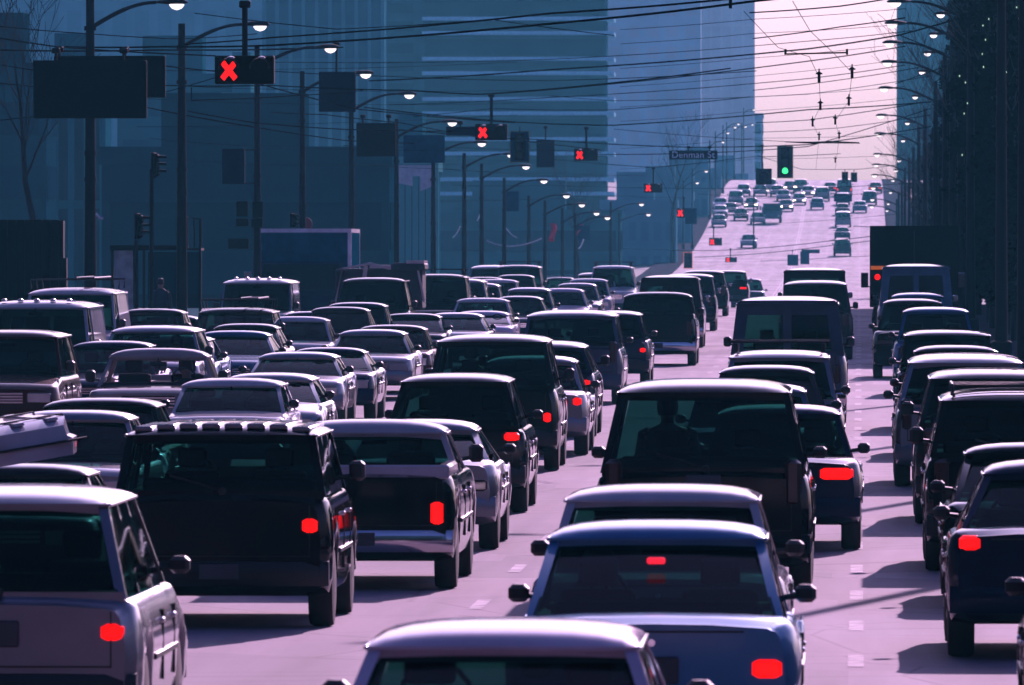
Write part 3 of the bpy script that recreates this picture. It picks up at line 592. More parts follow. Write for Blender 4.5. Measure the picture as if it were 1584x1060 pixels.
# load on the black truck
ld = empty('truck_load', (0,0,0), 0, 'pile of tarpaulined boxes and poles behind the black truck cab', 'load')
c = W3(575, 425, 61); ld.location = (c.x, c.y+4.2, gz(c.y+4)+1.15)
q = MB(); q.box(-1.1, 1.15, -1.1, 1.1, 0, 1.05, 0, .05); q.box(.35, 1.22, -1.3, .9, 1.0, 1.2, 0, .04); q.build('crate', mat('tarp', (.02,.025,.03), .7), ld)
q = MB(); q.tube([(-1.1,-1.2,.1),(-.9,-1.2,1.05),(-.2,-1.2,1.18),(.3,-1.2,1.05),(1.0,-1.2,1.22),(1.2,-1.2,.2)], .035, 6); q.tube([(-.35,-1.15,.75),(-.30,-1.15,1.12)], .06, 6); q.build('rack_pole', mat('pale_timber', (.5,.42,.42), .5), ld)
q = MB(); q.box(-.2, .42, -1.25, .9, 1.06, 1.14); q.box(.75, 1.2, -1.3, .9, 1.18, 1.26); q.build('plank', mat('pale_timber'), ld)

# --- hill traffic
hill = [ # x, y bottom, dir away, style, colour, label
 (1303,397,1,'suv','charcoal','lowest car of the column climbing the far hill'),
 (1303,372,1,'sedan','navy','second car up in the column climbing the far hill'),
 (1304,352,1,'minivan','silver','third car up in the column climbing the far hill'),
 (1303,334,1,'sedan','charcoal','fourth car up in the column climbing the far hill'),
 (1304,318,1,'wagon','navy','fifth car up in the column climbing the far hill'),
 (1306,304,1,'van','charcoal','topmost vehicle of the column climbing the far hill'),
 (1345,318,1,'suv','navy','dark vehicle near the crest, right of the climbing column'),
 (1354,300,1,'sedan','charcoal','dark car at the very crest on the right side'),
 (1158,384,0,'sedan','steel','lone car coming down the far hill above the queue'),
 (1172,348,0,'sedan','silver','car coming down the hill left of the teal truck'),
 (1112,352,0,'sedan','steel','lowest of the descending cars beside the kerb on the far hill'),
 (1114,338,0,'wagon','silver','second of the descending cars beside the kerb on the far hill'),
 (1114,325,0,'sedan','lilac','third of the descending cars beside the kerb on the far hill'),
 (1130,333,0,'sedan','navy','dark car hidden behind the descending cars beside the kerb'),
 (1138,318,0,'suv','steel','hazy suv above the descending cars beside the kerb'),
 (1162,325,0,'sedan','charcoal','hazy car with two headlights lit above the teal truck'),
 (1216,328,0,'sedan','navy','hazy car with headlights right of the teal truck'),
 (1212,312,0,'sedan','steel','hazy car halfway up under the green signal'),
 (1238,300,0,'suv','charcoal','dark vehicle with bright headlights just under the crest'),
 (1222,298,0,'sedan','navy','car with headlights at the crest under the green signal'),
 (1264,325,1,'hatch','steel','small hazy car alone in the middle lane of the hill'),
 (1272,312,1,'suv','silver','hazy suv ahead of the small car alone in the middle lane'),
 (1330,330,1,'sedan','steel','hazy sedan beside the climbing column'),
 (1176,304,0,'sedan','steel','crest car directly under the no-turn sign'),(1190,299,0,'suv','silver','crest suv just right of the no-turn sign'),(1202,305,0,'sedan','navy','dark crest car under the lens of the green signal'),
 (1250,306,0,'sedan','silver','silver crest car right of the headlight vehicle'),(1150,304,0,'wagon','steel','crest wagon left of the no-turn sign'),(1284,300,1,'sedan','navy','small dark car just left of the climbing column crest'),(1236,318,0,'sedan','steel','steel car below the headlight vehicle at the crest'),(1146,342,0,'sedan','charcoal','dark car left of the silver car by the teal truck'),
]
for x, y, aw, st, c, lb in hill:
    d = d_of_y(y); V(st, x, y-20, F/d, c, lb, away=bool(aw), H=STY[st]['H'], group='cars on the far hill', heads=('headlight' in lb), lit=bool(aw) and y < 310)
d = d_of_y(347); s_ = F/d
box_truck(1194, 322, s_, 2.3, False, mat('truck_green', (.02,.10,.10), .5), mat('truck_green'), 'teal box truck coming down the far hill', L=6)

ORD = ['topmost','second','third','fourth','fifth','sixth','seventh','eighth','ninth','tenth','eleventh','twelfth','lowest']
# ---------------------------------------------------------------- street lamps
LAMPG = mat('lamp_glass', (.9,.88,.88), .25, emit=(1.,.84,.86), es=1.3)  # emission stands in for sunlight coming through the bowls
def arm_pts(x0, z0, x1, z1, n=10):
    return [(lerp(x0, x1, t)+0, 0, z0+(z1-z0)*math.sin(t*math.pi/2)) for t in [i/n for i in range(n+1)]]
def lamp_head(root, x, z, sg, k=1.0):
    q = MB(); prof = []
    for t, w, hh in ((0,.05,.04),(.12,.09,.06),(.35,.15,.10),(.6,.17,.11),(.85,.13,.09),(1,.03,.03)):
        xx = x+sg*t*.72*k; prof.append([(xx, w*math.cos(a)*k, z+.03+hh*math.sin(a)*(1 if math.sin(a) > 0 else .35)*k) for a in [6.2832*i/10 for i in range(10)]])
    q.loft(prof); h = q.build('lamp_head', POLE, root)
    g = MB(); pr = []
    for t, w, hh in ((.42,.05,.03),(.5,.12,.10),(.65,.14,.14),(.8,.11,.10),(.88,.04,.03)):
        xx = x+sg*t*.72*k; pr.append([(xx, w*math.cos(a)*k, z-.005-hh*abs(math.sin(a))*k if math.sin(a) < 0 else z+.0) for a in [6.2832*i/10 for i in range(10)]])
    g.loft(pr).build('lamp_glass', LAMPG, h)
def street_lamp(xp, ytop, xh, yh, s, label, r=.105, extra=0, back=None, group='street lamps along the left kerb', base=None):
    d = F/s; X = (xp-VX)/s; g = gz(d)+.14; root = empty('street_lamp', (X, d, g), 0, label, 'street lamp', group)
    zt = CZ+(VY-ytop)/s-g; zh = CZ+(VY-yh)/s-g; dxh = (xh-xp)/s; sg = 1 if dxh > 0 else -1
    q = MB(); q.tube([(0,0,0),(0,0,.4),(0,0,zt)], [r*1.5, r*1.25, r*.75], 12); q.build('pole', POLE, root)
    q = MB(); q.box(-r*2, r*2, -r*2, r*2, 0, .5, 0, .04); q.build('base', POLE, root)
    q = MB(); hx = dxh-sg*.36; za = min(zt-.1, zh-.55)
    q.tube(arm_pts(0, za, hx, zh+.04), [.05]*6+[.04]*5, 8); q.build('arm', POLE, root)
    for zz in (za, za-.9, zt*.55, zt*.55-.6): 
        b = MB(); b.lathe([(r*1.15,-.05),(r*1.15,.05)], 12, 'z', (0,0,zz)); b.build('collar', POLE, root)
    lamp_head(root, hx, zh, sg)
    if back: lamp_head(root, back-sg*0, zh-.35, sg, .7)
    return root
Ls = [(138,-30,265,6,68,'lamp post behind the big dark sign panels'),(280,36,395,40,60,'lamp post with thick trunk left of the red X signal'),
 (397,70,505,75,53.3,'lamp post carrying a banner and small signs under the first red X'),(467,110,560,115,49.3,'lamp post above the teal box truck'),
 (543,140,628,147,45,'lamp post rising at the corner of the teal box truck'),(613,184,695,190,41,'lamp post at the edge of the dark rectangular sign'),
 (670,240,741,222,37.7,'lamp post under the blue rectangular sign'),(718,237,787,240,35,'lamp post between the blue sign and the second red X'),
 (745,253,810,258,33.4,'slim lamp post just past the second red X'),(780,275,838,280,31.4,'lamp post with a small square sign halfway up'),
 (818,303,873,303,29.3,'hazy lamp post above the row of tinsel strings'),(843,310,897,317,27.8,'hazy lamp post left of the red flag'),
 (870,322,920,330,26.3,'hazy lamp post right of the red flag'),(890,330,937,337,25.1,'faint lamp post beyond the red flags'),
 (945,312,990,316,22,'faint lamp post beside the balcony tower'),(958,330,1001,332,20,'faintest lamp post before the far hill')]
for i, (xp, yt, xh, yh, s, lb) in enumerate(Ls): street_lamp(xp, yt, xh, yh, s, lb, r=.12 if i in (0,1) else .10)
Rs = [(52.6,5),(48,38),(44,68),(40.5,98),(36,138),(31,180),(28,208),(25.5,240),(23.5,256),(21.5,272),(20,291),(18.5,309),(17.6,320)]

for i, (s, y) in enumerate(Rs):
    street_lamp(VX+3.25*s, y-12, VX+1.15*s, y, s, f'{ORD[i]} lamp head of the right-hand lamp row', r=.12, back=-.55, group='street lamps along the right kerb')
for i, d in enumerate((238, 205, 172, 141, 111, 82)):
    s = F/d; street_lamp(VX+3.25*s, VY-7.8*s, VX+1.1*s, VY-7.5*s, s, ['near kerb lamp just beyond the right edge, farthest of six','near kerb lamp beyond the right edge, second farthest of six','near kerb lamp beyond the right edge, third farthest of six','near kerb lamp beyond the right edge, third nearest of six','near kerb lamp beyond the right edge, second nearest of six','near kerb lamp beyond the right edge, nearest to the viewpoint'][i], r=.12, group='near street lamps on the right kerb')
# fill of the light cluster on the far left hillside
for i, (x, y) in enumerate([(1117,220),(1125,206),(1136,197),(1141,192),(1152,196),(1163,193),(1165,170)]):
    s = 13.5-i*.5; street_lamp(x-1.4*s, y-3, x, y, s, f'{["first","second","third","fourth","fifth","sixth","seventh"][i]} of the tiny lamps strung beside the pale tower, counted from below', r=.08, group='tiny far lamps by the pale tower')
for i, (x, y) in enumerate([(1091,265),(1077,283),(1186,294)]):
    street_lamp(x-20, y-4, x, y, 15, ['tiny far lamp under the street name sign','tiny far lamp just right of the fourth red X','tiny far lamp under the no-turn sign'][i], r=.07, group='tiny far lamps under the name sign')

# ---------------------------------------------------------------- overhead signs and signals
XRED = mat('red_x_lit', (.6,.01,.01), .4, emit=(1.,.006,.004), es=1.5); GRNLIT = mat('green_light_lit', (.02,.5,.1), .4, emit=(.05,.9,.25), es=1.5)
HOODW = mat('hood_glint', (.75,.70,.72), .25, .2)  # pale beads added as the sun highlight on each signal hood
def panel(name, x0, y0, x1, y1, s, m, label, cat, rod=None, group=None, thick=.12, posts=None, cross=None):
    a = W3(x0, y1, s); b = W3(x1, y0, s); cx = (a.x+b.x)/2; root = empty(name, (cx, a.y, a.z), 0, label, cat, group)
    w = (b.x-a.x)/2; h = b.z-a.z
    q = MB(); q.box(-w, w, -thick/2, thick/2, 0, h, 0, .02); q.build('panel', m, root)
    q = MB(); 
    for zz in (h*.25, h*.75): q.box(-w+.03, w-.03, thick/2, thick/2+.05, zz-.03, zz+.03)
    q.build('rear_brace', POLE, root)
    for px in (posts or ([] if rod is None else [((x0+x1)/2)])):
        rx = W3(px, 0, s).x-cx; zt = W3(0, rod, s).z-a.z
        q = MB(); q.tube([(rx,0,h-.02),(rx,0,zt)], .035 if s > 30 else .03, 6); q.box(rx-.09, rx+.09, -.05, .05, zt-.06, zt+.06, 0, .02); q.build('hanger', POLE, root)
    return root, w, h, cx, a
def lane_signal(x0, y0, x1, y1, s, rod, rx, label):
    root, w, h, cx, a = panel('lane_signal', x0, y0, x1, y1, s, BLACKS, label, 'lane signal', group='overhead lane control signals', thick=.3)
    r = W3(rx, 0, s).x-cx; zt = W3(0, rod, s).z-a.z
    q = MB(); q.tube([(r,0,h-.02),(r,0,zt)], .05, 8); q.box(r-.1, r+.1, -.05, .05, zt-.08, zt+.05, 0, .02); q.build('hanger', POLE, root)
    X = -w*.52; zc = h*.48; L = h*.30; q = MB(); t = h*.095
    for sg in (-1, 1):
        dx, dz = L, L*sg; n = Vector((-dz, 0, dx)).normalized()*t
        p0 = Vector((X-dx*.78,0,zc-dz)); p1 = Vector((X+dx*.78,0,zc+dz))
        y0_ = -.158-.003*(sg > 0); q.loft([[p0-n+Vector((0,y0_,0)), p0+n+Vector((0,y0_,0)), p0+n+Vector((0,-.14,0)), p0-n+Vector((0,-.14,0))], [p1-n+Vector((0,y0_,0)), p1+n+Vector((0,y0_,0)), p1+n+Vector((0,-.14,0)), p1-n+Vector((0,-.14,0))]])
    q.build('red_cross', XRED, root, smooth=False)
    for hx in (X, w*.52):
        q = MB(); rr = []
        for yy, k in ((-.15,1.),(-.36,.82)):
            arc = [(hx+w*.36*k*math.cos(t_), yy, zc+h*.10+h*.38*k*math.sin(t_)) for t_ in [math.pi*i/8 for i in range(9)]]
            rr.append(arc+[(p[0]*1+(hx-p[0])*.08, p[1], p[2]-.02) for p in arc[::-1]])
        q.loft(rr); q.build('hood', BLACKS, root)
        q = MB(); q.lathe([(.0,.0),(w*.10,.01),(w*.13,.03),(w*.10,.05),(.0,.06)], 10, 'z', (hx+w*.08,-.28,h*.86)); q.build('hood_glint_bead', HOODW, root)
lane_signal(332,86,424,130,88,5,378,'largest red X lane signal, hanging from a rod near the top left')
lane_signal(735,192,785,217,48,147,760,'second red X lane signal, over the middle of the left lanes')
lane_signal(888,230,925,249,36,198,907,'third red X lane signal, against the balcony tower')
lane_signal(996,284,1025,298,27,260,1011,'fourth red X lane signal, left of the far hill')
lane_signal(1047,322,1070,337,21,306,1058,'fifth red X lane signal with a grey square behind it')
lane_signal(1097,368,1117,380,18,352,1104,'sixth red X lane signal, against the lower hill road')
lane_signal(1122,398,1140,406,16,385,1130,'smallest and farthest red X lane signal')
panel('overhead_sign', 50, 93, 226, 183, 72, BLACKS, 'large black sign back, lower of the two overlapping panels', 'sign', rod=78, posts=[85, 190], group='dark overhead sign backs')
panel('overhead_sign', 82, 86, 255, 151, 70.5, BLACKS, 'black sign back overlapping behind the large lower panel', 'sign', rod=76, posts=[90, 192], group='dark overhead sign backs')
panel('overhead_sign', 493, 111, 550, 173, 52, SIGNB, 'square dark sign hanging on a rod beside a lamp head', 'sign', rod=68, posts=[520], group='dark overhead sign backs')
panel('overhead_sign', 551, 190, 612, 242, 46, BLACKS, 'dark rectangular sign hung on two short posts', 'sign', rod=180, posts=[561, 601], group='dark overhead sign backs')
panel('overhead_sign', 624, 209, 688, 252, 39, SIGNBL, 'blue-grey rectangular sign back on its lamp post', 'sign', group='dark overhead sign backs')
panel('overhead_sign', 690, 196, 735, 210, 46.5, SIGNB, 'narrow dark sign touching the second red X signal', 'sign', rod=190, posts=[712], group='dark overhead sign backs')
panel('overhead_sign', 830, 217, 858, 259, 34, SIGNB, 'upright dark sign between the traffic signal and the third red X', 'sign', rod=197, posts=[844], group='dark overhead sign backs')
panel('overhead_sign', 781, 296, 803, 327, 30, SIGNBL, 'small square sign on a hazy lamp post', 'sign', group='dark overhead sign backs')
panel('overhead_sign', 893, 349, 913, 371, 24, SIGNBL, 'small faint square sign near the red flags', 'sign', group='dark overhead sign backs')
panel('overhead_sign', 1060, 322, 1078, 347, 22, SIGNBL, 'grey square sign behind the fifth red X', 'sign', group='dark overhead sign backs')
panel('overhead_sign', 1218, 394, 1235, 411, 17, SIGNBL, 'small grey sign low over the hill road', 'sign', rod=388, posts=[1226], group='dark overhead sign backs')
panel('overhead_sign', 1240, 386, 1268, 392, 17, SIGNBL, 'flat grey sign arm beside the small grey sign', 'sign', group='dark overhead sign backs')
panel('overhead_sign', 1238, 389, 1252, 409, 17.2, SIGNBL, 'rounded grey sign below the flat grey arm', 'sign', group='dark overhead sign backs')
panel('overhead_sign', 1290, 300, 1318, 312, 20, SIGNBL, 'hazy sign in front of the climbing column', 'sign', group='dark overhead sign backs')
b_, w, h, cx, a = panel('banner', 343, 230, 378, 285, 54, SIGNB, 'dark banner on two brackets beside the signpost lamp', 'banner')
q = MB()
for zz in (.03, h-.03): q.tube([(-w,0,zz),(w+.45,0,zz)], .02, 6)
q.build('bracket', POLE, b_)
for x0,y0,x1,y1,lb in ((365,311,383,335,'small hexagonal sign highest on the signpost lamp'),(364,338,384,350,'small flat sign under the hexagonal one'),(352,369,384,385,'lowest small sign on the signpost lamp'),
                       (390,312,406,337,'equipment cabinet strapped to the signpost lamp'),(388,338,406,352,'lower equipment cabinet on the signpost lamp')):
    panel('street_sign', x0, y0, x1, y1, 53.4, BLACKS, lb, 'sign' if 'sign ' in lb[:20] or 'sign' in lb.split(' on')[0] else 'cabinet', thick=.06)
# round no-parking sign above the teal truck
r_ = empty('round_sign', W3(472, 347, 46), 0, 'round sign with a ring peeking over the teal box truck', 'sign')
q = MB(); q.lathe([(.18,-.03),(.22,-.045),(.24,-.03),(.24,.0),(.2,.01)], 20, 'y'); q.build('ring', mat('sign_red', (.18,.03,.05), .5), r_)
q = MB(); q.lathe([(.0,-.02),(.2,-.02),(.2,.0)], 20, 'y'); q.box(-.09,.09,-.026,-.018,-.05,.06); q.build('sign_face', SIGNBL, r_)
# traffic signals
def traffic_signal(x0, y0, x1, y1, s, m, label, lit=None, rod=None, side=False, rim=None):
    a = W3(x0, y1, s); b = W3(x1, y0, s); w = (b.x-a.x)/2; h = b.z-a.z
    root = empty('traffic_signal', ((a.x+b.x)/2, a.y, a.z), R(70) if side else 0, label, 'traffic signal', 'traffic signals')
    if side: w = .14
    q = MB(); q.box(-w, w, -.02, .02, 0, h, 0, .02); q.build('backplate', m, root)
    if rim:
        q = MB(); q.box(-w-.03, w+.03, -.01, .012, -.03, 0.0); q.box(-w-.03, w+.03, -.01, .012, h, h+.03); q.box(-w-.03, -w, -.01, .012, 0, h); q.box(w, w+.03, -.01, .012, 0, h); q.build('backplate_edge', rim, root)
    q = MB(); q.box(-w*.6, w*.6, -.14, -.02, h*.06, h*.94, 0, .03); q.build('housing', BLACKS, root)
    for k in range(3):
        z = h*(.22+.28*k); r = min(w*.42, h*.12)
        q = MB(); q.lathe([(0.,-.165),(r*.7,-.16),(r,-.145),(r,-.13)], 14, 'y', (0,0,z)); q.build('lens', GRNLIT if (lit == 'green' and k == 0) else DARKPLATE, root)
        q = MB(); rr = []
        for yy, kk in ((-.13,1.15),(-.34,1.0)):
            arc = [(r*kk*math.cos(t), yy, z+r*kk*math.sin(t)+.01) for t in [math.pi*i/8 for i in range(9)]]
            rr.append(arc+[(p[0]*.9, yy, p[2]-.012) for p in arc[::-1]])
        q.loft(rr).build('visor', BLACKS, root)
    if rod is not None:
        zt = W3(0, rod, s).z-a.z; q = MB(); q.tube([(0,0,h-.02),(0,0,zt)], .03, 6); q.build('hanger', POLE, root)
    return root
traffic_signal(1203,227,1226,275,30, mat('signal_plate', (.012,.02,.010), .5), 'traffic signal glowing green against the bright sky', lit='green', rod=224, rim=mat('signal_edge', (.12,.14,.03), .5))
traffic_signal(790,204,818,250,40, SIGNBL, 'traffic signal with a yellow-green edge right of the second red X', rod=196, rim=mat('signal_edge'))
traffic_signal(230,236,243,275,60, BLACKS, 'tall pole-mounted traffic signal seen from the side, three visors', side=True)
traffic_signal(205,330,217,370,60, BLACKS, 'lower traffic signal seen from the side above the bus shelter', side=True)
traffic_signal(446,330,457,352,49, BLACKS, 'small traffic signal beside the lamp post above the teal truck', side=True)
traffic_signal(1302,266,1312,284,22, SIGNBL, 'left one of two small signals before the bright sky', rod=262)
traffic_signal(1316,267,1326,282,22, SIGNBL, 'right one of two small signals before the bright sky', rod=262)
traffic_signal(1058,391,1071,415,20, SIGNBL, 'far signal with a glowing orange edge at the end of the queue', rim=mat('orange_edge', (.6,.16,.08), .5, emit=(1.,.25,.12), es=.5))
for x, y, s, lb in ((233,262,60,'slim post of the tall side-on traffic signal'),(209,372,60,'short post of the lower side-on traffic signal')):
    p = W3(x, y, s); g = gz(p.y)+.15; r_ = empty('signal_post', (p.x, p.y+.05, g), 0, lb, 'post', 'signal posts')
    q = MB(); q.tube([(0,0,0),(0,0,p.z-g)], [.065,.05], 8); q.build('post', POLE, r_)
    q = MB(); q.lathe([(.16,0),(.16,.05),(.08,.12)], 10); q.build('base', POLE, r_)
# hung no-turn sign
t_, w, h, cx, a = panel('turn_sign', 1169, 261, 1194, 286, 31, SIGNB, 'square dark sign with a circled arrow, hung left of the green signal', 'sign', rod=226, posts=[1179])
q = MB()
ringp = [(.29*math.cos(t), -.075, h/2+.29*math.sin(t)) for t in [6.2832*i/24 for i in range(25)]]
q.tube(ringp, .025, 5); q.tube([(-.2,-.075,h/2+.2),(.2,-.075,h/2-.2)], .02, 5); q.tube([(.08,-.075,h/2-.18),(.08,-.075,h/2+.1),(-.12,-.075,h/2+.1)], .022, 5)
q.build('circle_mark', mat('sign_mark', (.001,.002,.004), .5), t_)
# street name sign
n_, w, h, cx, a = panel('street_name_sign', 1035, 233, 1110, 247, 31, mat('name_sign_green', (.004,.03,.035), .8, spec=.1), 'long green street name sign reading Denman St over the road', 'sign', rod=228, posts=[1065,1098])
cu = bpy.data.curves.new('lettering', 'FONT'); cu.body = 'Denman St'; cu.size = .46; cu.extrude = .006; cu.align_x = 'CENTER'; cu.align_y = 'CENTER'; cu.space_character = 1.05
to = bpy.data.objects.new('lettering_tmp', cu); COL.objects.link(to); bpy.context.view_layer.update()
me = bpy.data.meshes.new_from_object(to.evaluated_get(bpy.context.evaluated_depsgraph_get())); bpy.data.objects.remove(to)
lo_ = bpy.data.objects.new('lettering', me); COL.objects.link(lo_); lo_.parent = n_; lo_.location = (0,-.075,h/2+.0); lo_.rotation_euler = (R(90),0,0)
me.materials.clear(); me.materials.append(mat('sign_letter', (.55,.80,.85), .8, spec=.1))

# ---------------------------------------------------------------- wires
def wire(pts, s0, s1, label, r=.018, group='wires strung over the street', s_list=None):
    n = 14; P3 = []; xs = [p[0] for p in pts]
    for i in range(n*(len(pts)-1)+1):
        j = min(i//n, len(pts)-2); t = (i-j*n)/n
        x = lerp(pts[j][0], pts[j+1][0], t); y = lerp(pts[j][1], pts[j+1][1], t)+math.sin(t*math.pi)*abs(pts[j+1][0]-pts[j][0])*.006
        k = (x-pts[0][0])/((pts[-1][0]-pts[0][0]) or 1); P3.append(W3(x, y, lerp(s_list[j], s_list[j+1], t) if s_list else lerp(s0, s1, k)))
    o = MB().tube(P3, r, 5).build('overhead_wire', WIREM); tag(o, label, 'wire', group)
wire([(283,68),(420,58),(850,21),(1176,-6)],66,100,'wire rising from the first red X to the top edge over the towers')
wire([(87,72),(250,72),(420,70),(850,37),(1176,1),(1240,-6)],66,105,'wire from the big black signs sloping up past the balcony tower',.02)
wire([(571,125),(850,108),(1250,76),(1390,55),(1480,30)],50,58,'long wire from the third lamp head up to the right lamp posts',.022)
wire([(741,146),(850,139),(1250,95),(1400,72)],48,52,'wire starting above the second red X and rising right')
wire([(255,132),(420,132),(639,140),(741,146),(950,128),(1130,106)],55,60,'wire passing just under the first red X then bending at the second')
wire([(420,96),(850,92),(1250,64),(1410,48)],45,50,'faint wire level across the balcony tower',.012)
wire([(601,162),(850,151),(1250,122),(1400,101)],42,46,'thin wire between the fifth lamp head and the right lamp row',.014)
wire([(563,166),(797,189),(950,194),(1250,170),(1440,158)],44,42,'dark wire crossing right over the top of the third red X',.022)
wire([(612,200),(850,217),(1065,228),(1250,224),(1440,196)],41,40,'wire carrying the street name sign and green signal',.020)
wire([(924,239),(1110,236),(1250,227),(1440,168)],35,40,'wire touching the right end of the street name sign')
wire([(850,246),(1008,259),(1161,243),(1300,238)],28,30,'wire the fourth red X hangs from')
wire([(226,166),(330,186),(530,217),(640,222)],60,42,'wire falling from the big black signs toward the blue sign')
wire([(290,172),(395,190),(530,200),(700,203),(930,232)],58,40,'wire from the thick lamp post down to the narrow dark sign')
wire([(-5,58),(87,72),(332,86)],70,64,'wire from the left edge over the big black signs')
wire([(-5,77),(250,77),(530,73)],68,56,'level wire through the heads of the first lamp posts',.022)
wire([(256,102),(332,110),(545,168),(797,190)],62,44,'wire stepping down behind the square hanging sign')
wire([(950,200),(1250,221),(1330,222)],30,34,'low wire descending behind the street name sign',.014)
wire([(850,148),(952,156),(1250,146),(1440,118)],38,44,'thin wire sagging across the pale tower',.012)
wire([(700,287),(850,287),(1250,291),(1420,283)],22,24,'thin low wire beneath the no-turn sign',.018)
wire([(650,312),(950,303),(1058,306)],24,21,'thin wire the fifth red X hangs from',.016)
wire([(960,384),(1104,388),(1200,382),(1290,372),(1345,366)],17,20,'upper of the wires crossing the lower hill road',.03)
wire([(1075,398),(1180,392),(1300,378),(1345,373)],16.5,20,'lower of the wires crossing the lower hill road',.03)
wire([(1176,404),(1300,398),(1345,396)],16,17,'faint short wire by the small grey hill signs',.02)
wire([(1320,350),(1380,352)],20,20,'short wire above the black box truck on the right',.03)
wire([(-5,128),(60,134),(135,137),(226,166)],66,62,'wire behind the big black signs at the left edge',.014)
wire([(-5,186),(50,180),(226,150),(332,120)],58,62,'faint wire from the left edge up to the first red X',.012)
wire([(295,135),(295,155),(470,147),(560,140)],58,52,'stepped wire right of the thick lamp post',.016)
wire([(420,174),(500,177),(620,190),(740,212)],48,42,'wire under the square hanging sign')
wire([(1170,190),(1250,186),(1420,160)],33,40,'wire crossing the sky slot below its middle')
wire([(1170,240),(1240,262),(1330,262),(1390,255)],24,24,'wire the two small signals hang from',.018)
for k, (pts, s0, s1, lb) in enumerate([
 ([(-5,40),(138,52),(280,60),(397,52)],70,55,'faint wire above the big black signs at the far left'),([(300,20),(520,45),(760,30),(950,55)],62,60,'wire dipping between the lamp heads and the balcony tower'),
 ([(420,110),(600,118),(850,125),(1170,110)],48,50,'wire level just under the square hanging sign'),([(530,225),(700,228),(850,232),(930,236)],38,34,'wire behind the upright dark sign'),
 ([(640,180),(760,168),(950,170),(1160,150)],44,48,'wire over the second red X rising to the pale tower'),([(690,262),(850,268),(1000,272)],28,26,'low wire under the upright dark sign'),
 ([(1160,20),(1300,10),(1400,-6)],80,90,'short wire near the top of the sky slot'),([(1165,60),(1300,42),(1400,28)],70,75,'upper thin wire of the sky slot'),
 ([(1165,140),(1300,124),(1420,105)],45,50,'middle thin wire of the sky slot'),([(1165,205),(1300,198),(1440,178)],36,40,'low thin wire of the sky slot above the junction bar'),
 ([(1380,50),(1480,90)],52,55,'short stay wire among the right lamp arms'),([(1385,130),(1470,100)],46,48,'second short stay wire among the right lamp arms'),
 ([(0,100),(50,108),(140,112)],60,58,'thin wire ending behind the big black signs'),([(1080,300),(1200,308),(1380,296)],20,24,'hazy wire over the crest of the hill'),
 ([(1100,340),(1220,345),(1400,330)],19,22,'hazy wire over the upper hill road'),([(560,255),(700,262),(900,275)],34,28,'thin wire below the blue-grey sign')]):
    wire(pts, s0, s1, lb, .013)
ys_ = [(30,14),(52,38),(90,68),(118,92),(150,134),(172,152),(214,208),(246,240)]
for k, (ya, yb_) in enumerate(ys_): wire([(960,ya+16),(1166,ya),(1400,yb_)], 60-4*k, 66-4*k, ORD[k]+' of the hair-thin wires crossing the pale tower and sky slot', .007, 'hair-thin wires over the sky slot')
ys_ = [(108,96),(126,140),(150,160),(196,178),(214,232),(246,252)]
for k, (ya, yb_) in enumerate(ys_): wire([(150+20*k,ya),(420,(ya+yb_)/2+5),(800,yb_)], 60-3*k, 48-3*k, ORD[k]+' of the hair-thin wires before the left buildings', .007, 'hair-thin wires before the left buildings')
# trolley wires running up the street, with hangers
wire([(1151,18),(1204,74),(1252,88),(1267,120),(1269,164),(1257,190),(1267,212),(1262,262)],0,0,'left trolley contact wire zigzagging up the sky slot',.004,'trolley contact wires',[140,118,112,104,86,76,62,45])
wire([(1226,2),(1253,48),(1290,83),(1318,113),(1313,157),(1292,187),(1298,212),(1292,262)],0,0,'right trolley contact wire zigzagging up the sky slot',.004,'trolley contact wires',[150,128,112,104,86,76,62,45])
for x, y, s, lb in ((1267,120,104,'upper left trolley wire insulator against the sky'),(1318,113,104,'upper right trolley wire insulator against the sky'),(1269,164,86,'middle left trolley wire insulator against the sky'),
                (1313,157,86,'middle right trolley wire insulator against the sky'),(1257,190,76,'small lower left insulator against the sky'),(1292,187,76,'small lower right insulator against the sky'),
                (1130,4,118,'insulator hanging at the top edge beside the pale tower'),(1267,212,62,'tiny insulator just over the name-sign wire, left'),(1298,210,62,'tiny insulator just over the name-sign wire, right'),(1292,248,50,'tiny insulator above the two small signals')):
    o_ = empty('insulator', W3(x, y, s), 0, lb, 'insulator', 'trolley wire insulators')
    q = MB(); q.lathe([(.008,-.07),(.022,-.08),(.022,.04),(.035,.05),(.035,.07),(.01,.09),(.01,.13)], 8); q.box(-.05,.05,-.015,.015,.045,.065); q.build('body', BLACKS, o_)
bar = empty('wire_spreader', W3(1262, 84, 112), 0, 'horizontal spreader bar with two drops high in the sky slot', 'spreader')
q = MB(); q.tube([(-.42,0,0),(.43,0,.02)], .012, 6); q.build('bar', BLACKS, bar)
for x in (-.42, .43): q = MB(); q.tube([(x,0,-.01),(x,0,.07)], .018, 6); q.build('drop', BLACKS, bar)
# crossing switch frog
fr_ = empty('wire_frog', W3(1275, 221, 60), 0, 'dark trolley wire junction bar right of the green signal', 'wire junction')
q = MB(); q.tube([(-1.0,0,.02),(-.3,0,0),(.2,0,.02),(.9,0,.0)], [.012,.03,.03,.012], 6); q.build('junction', BLACKS, fr_)

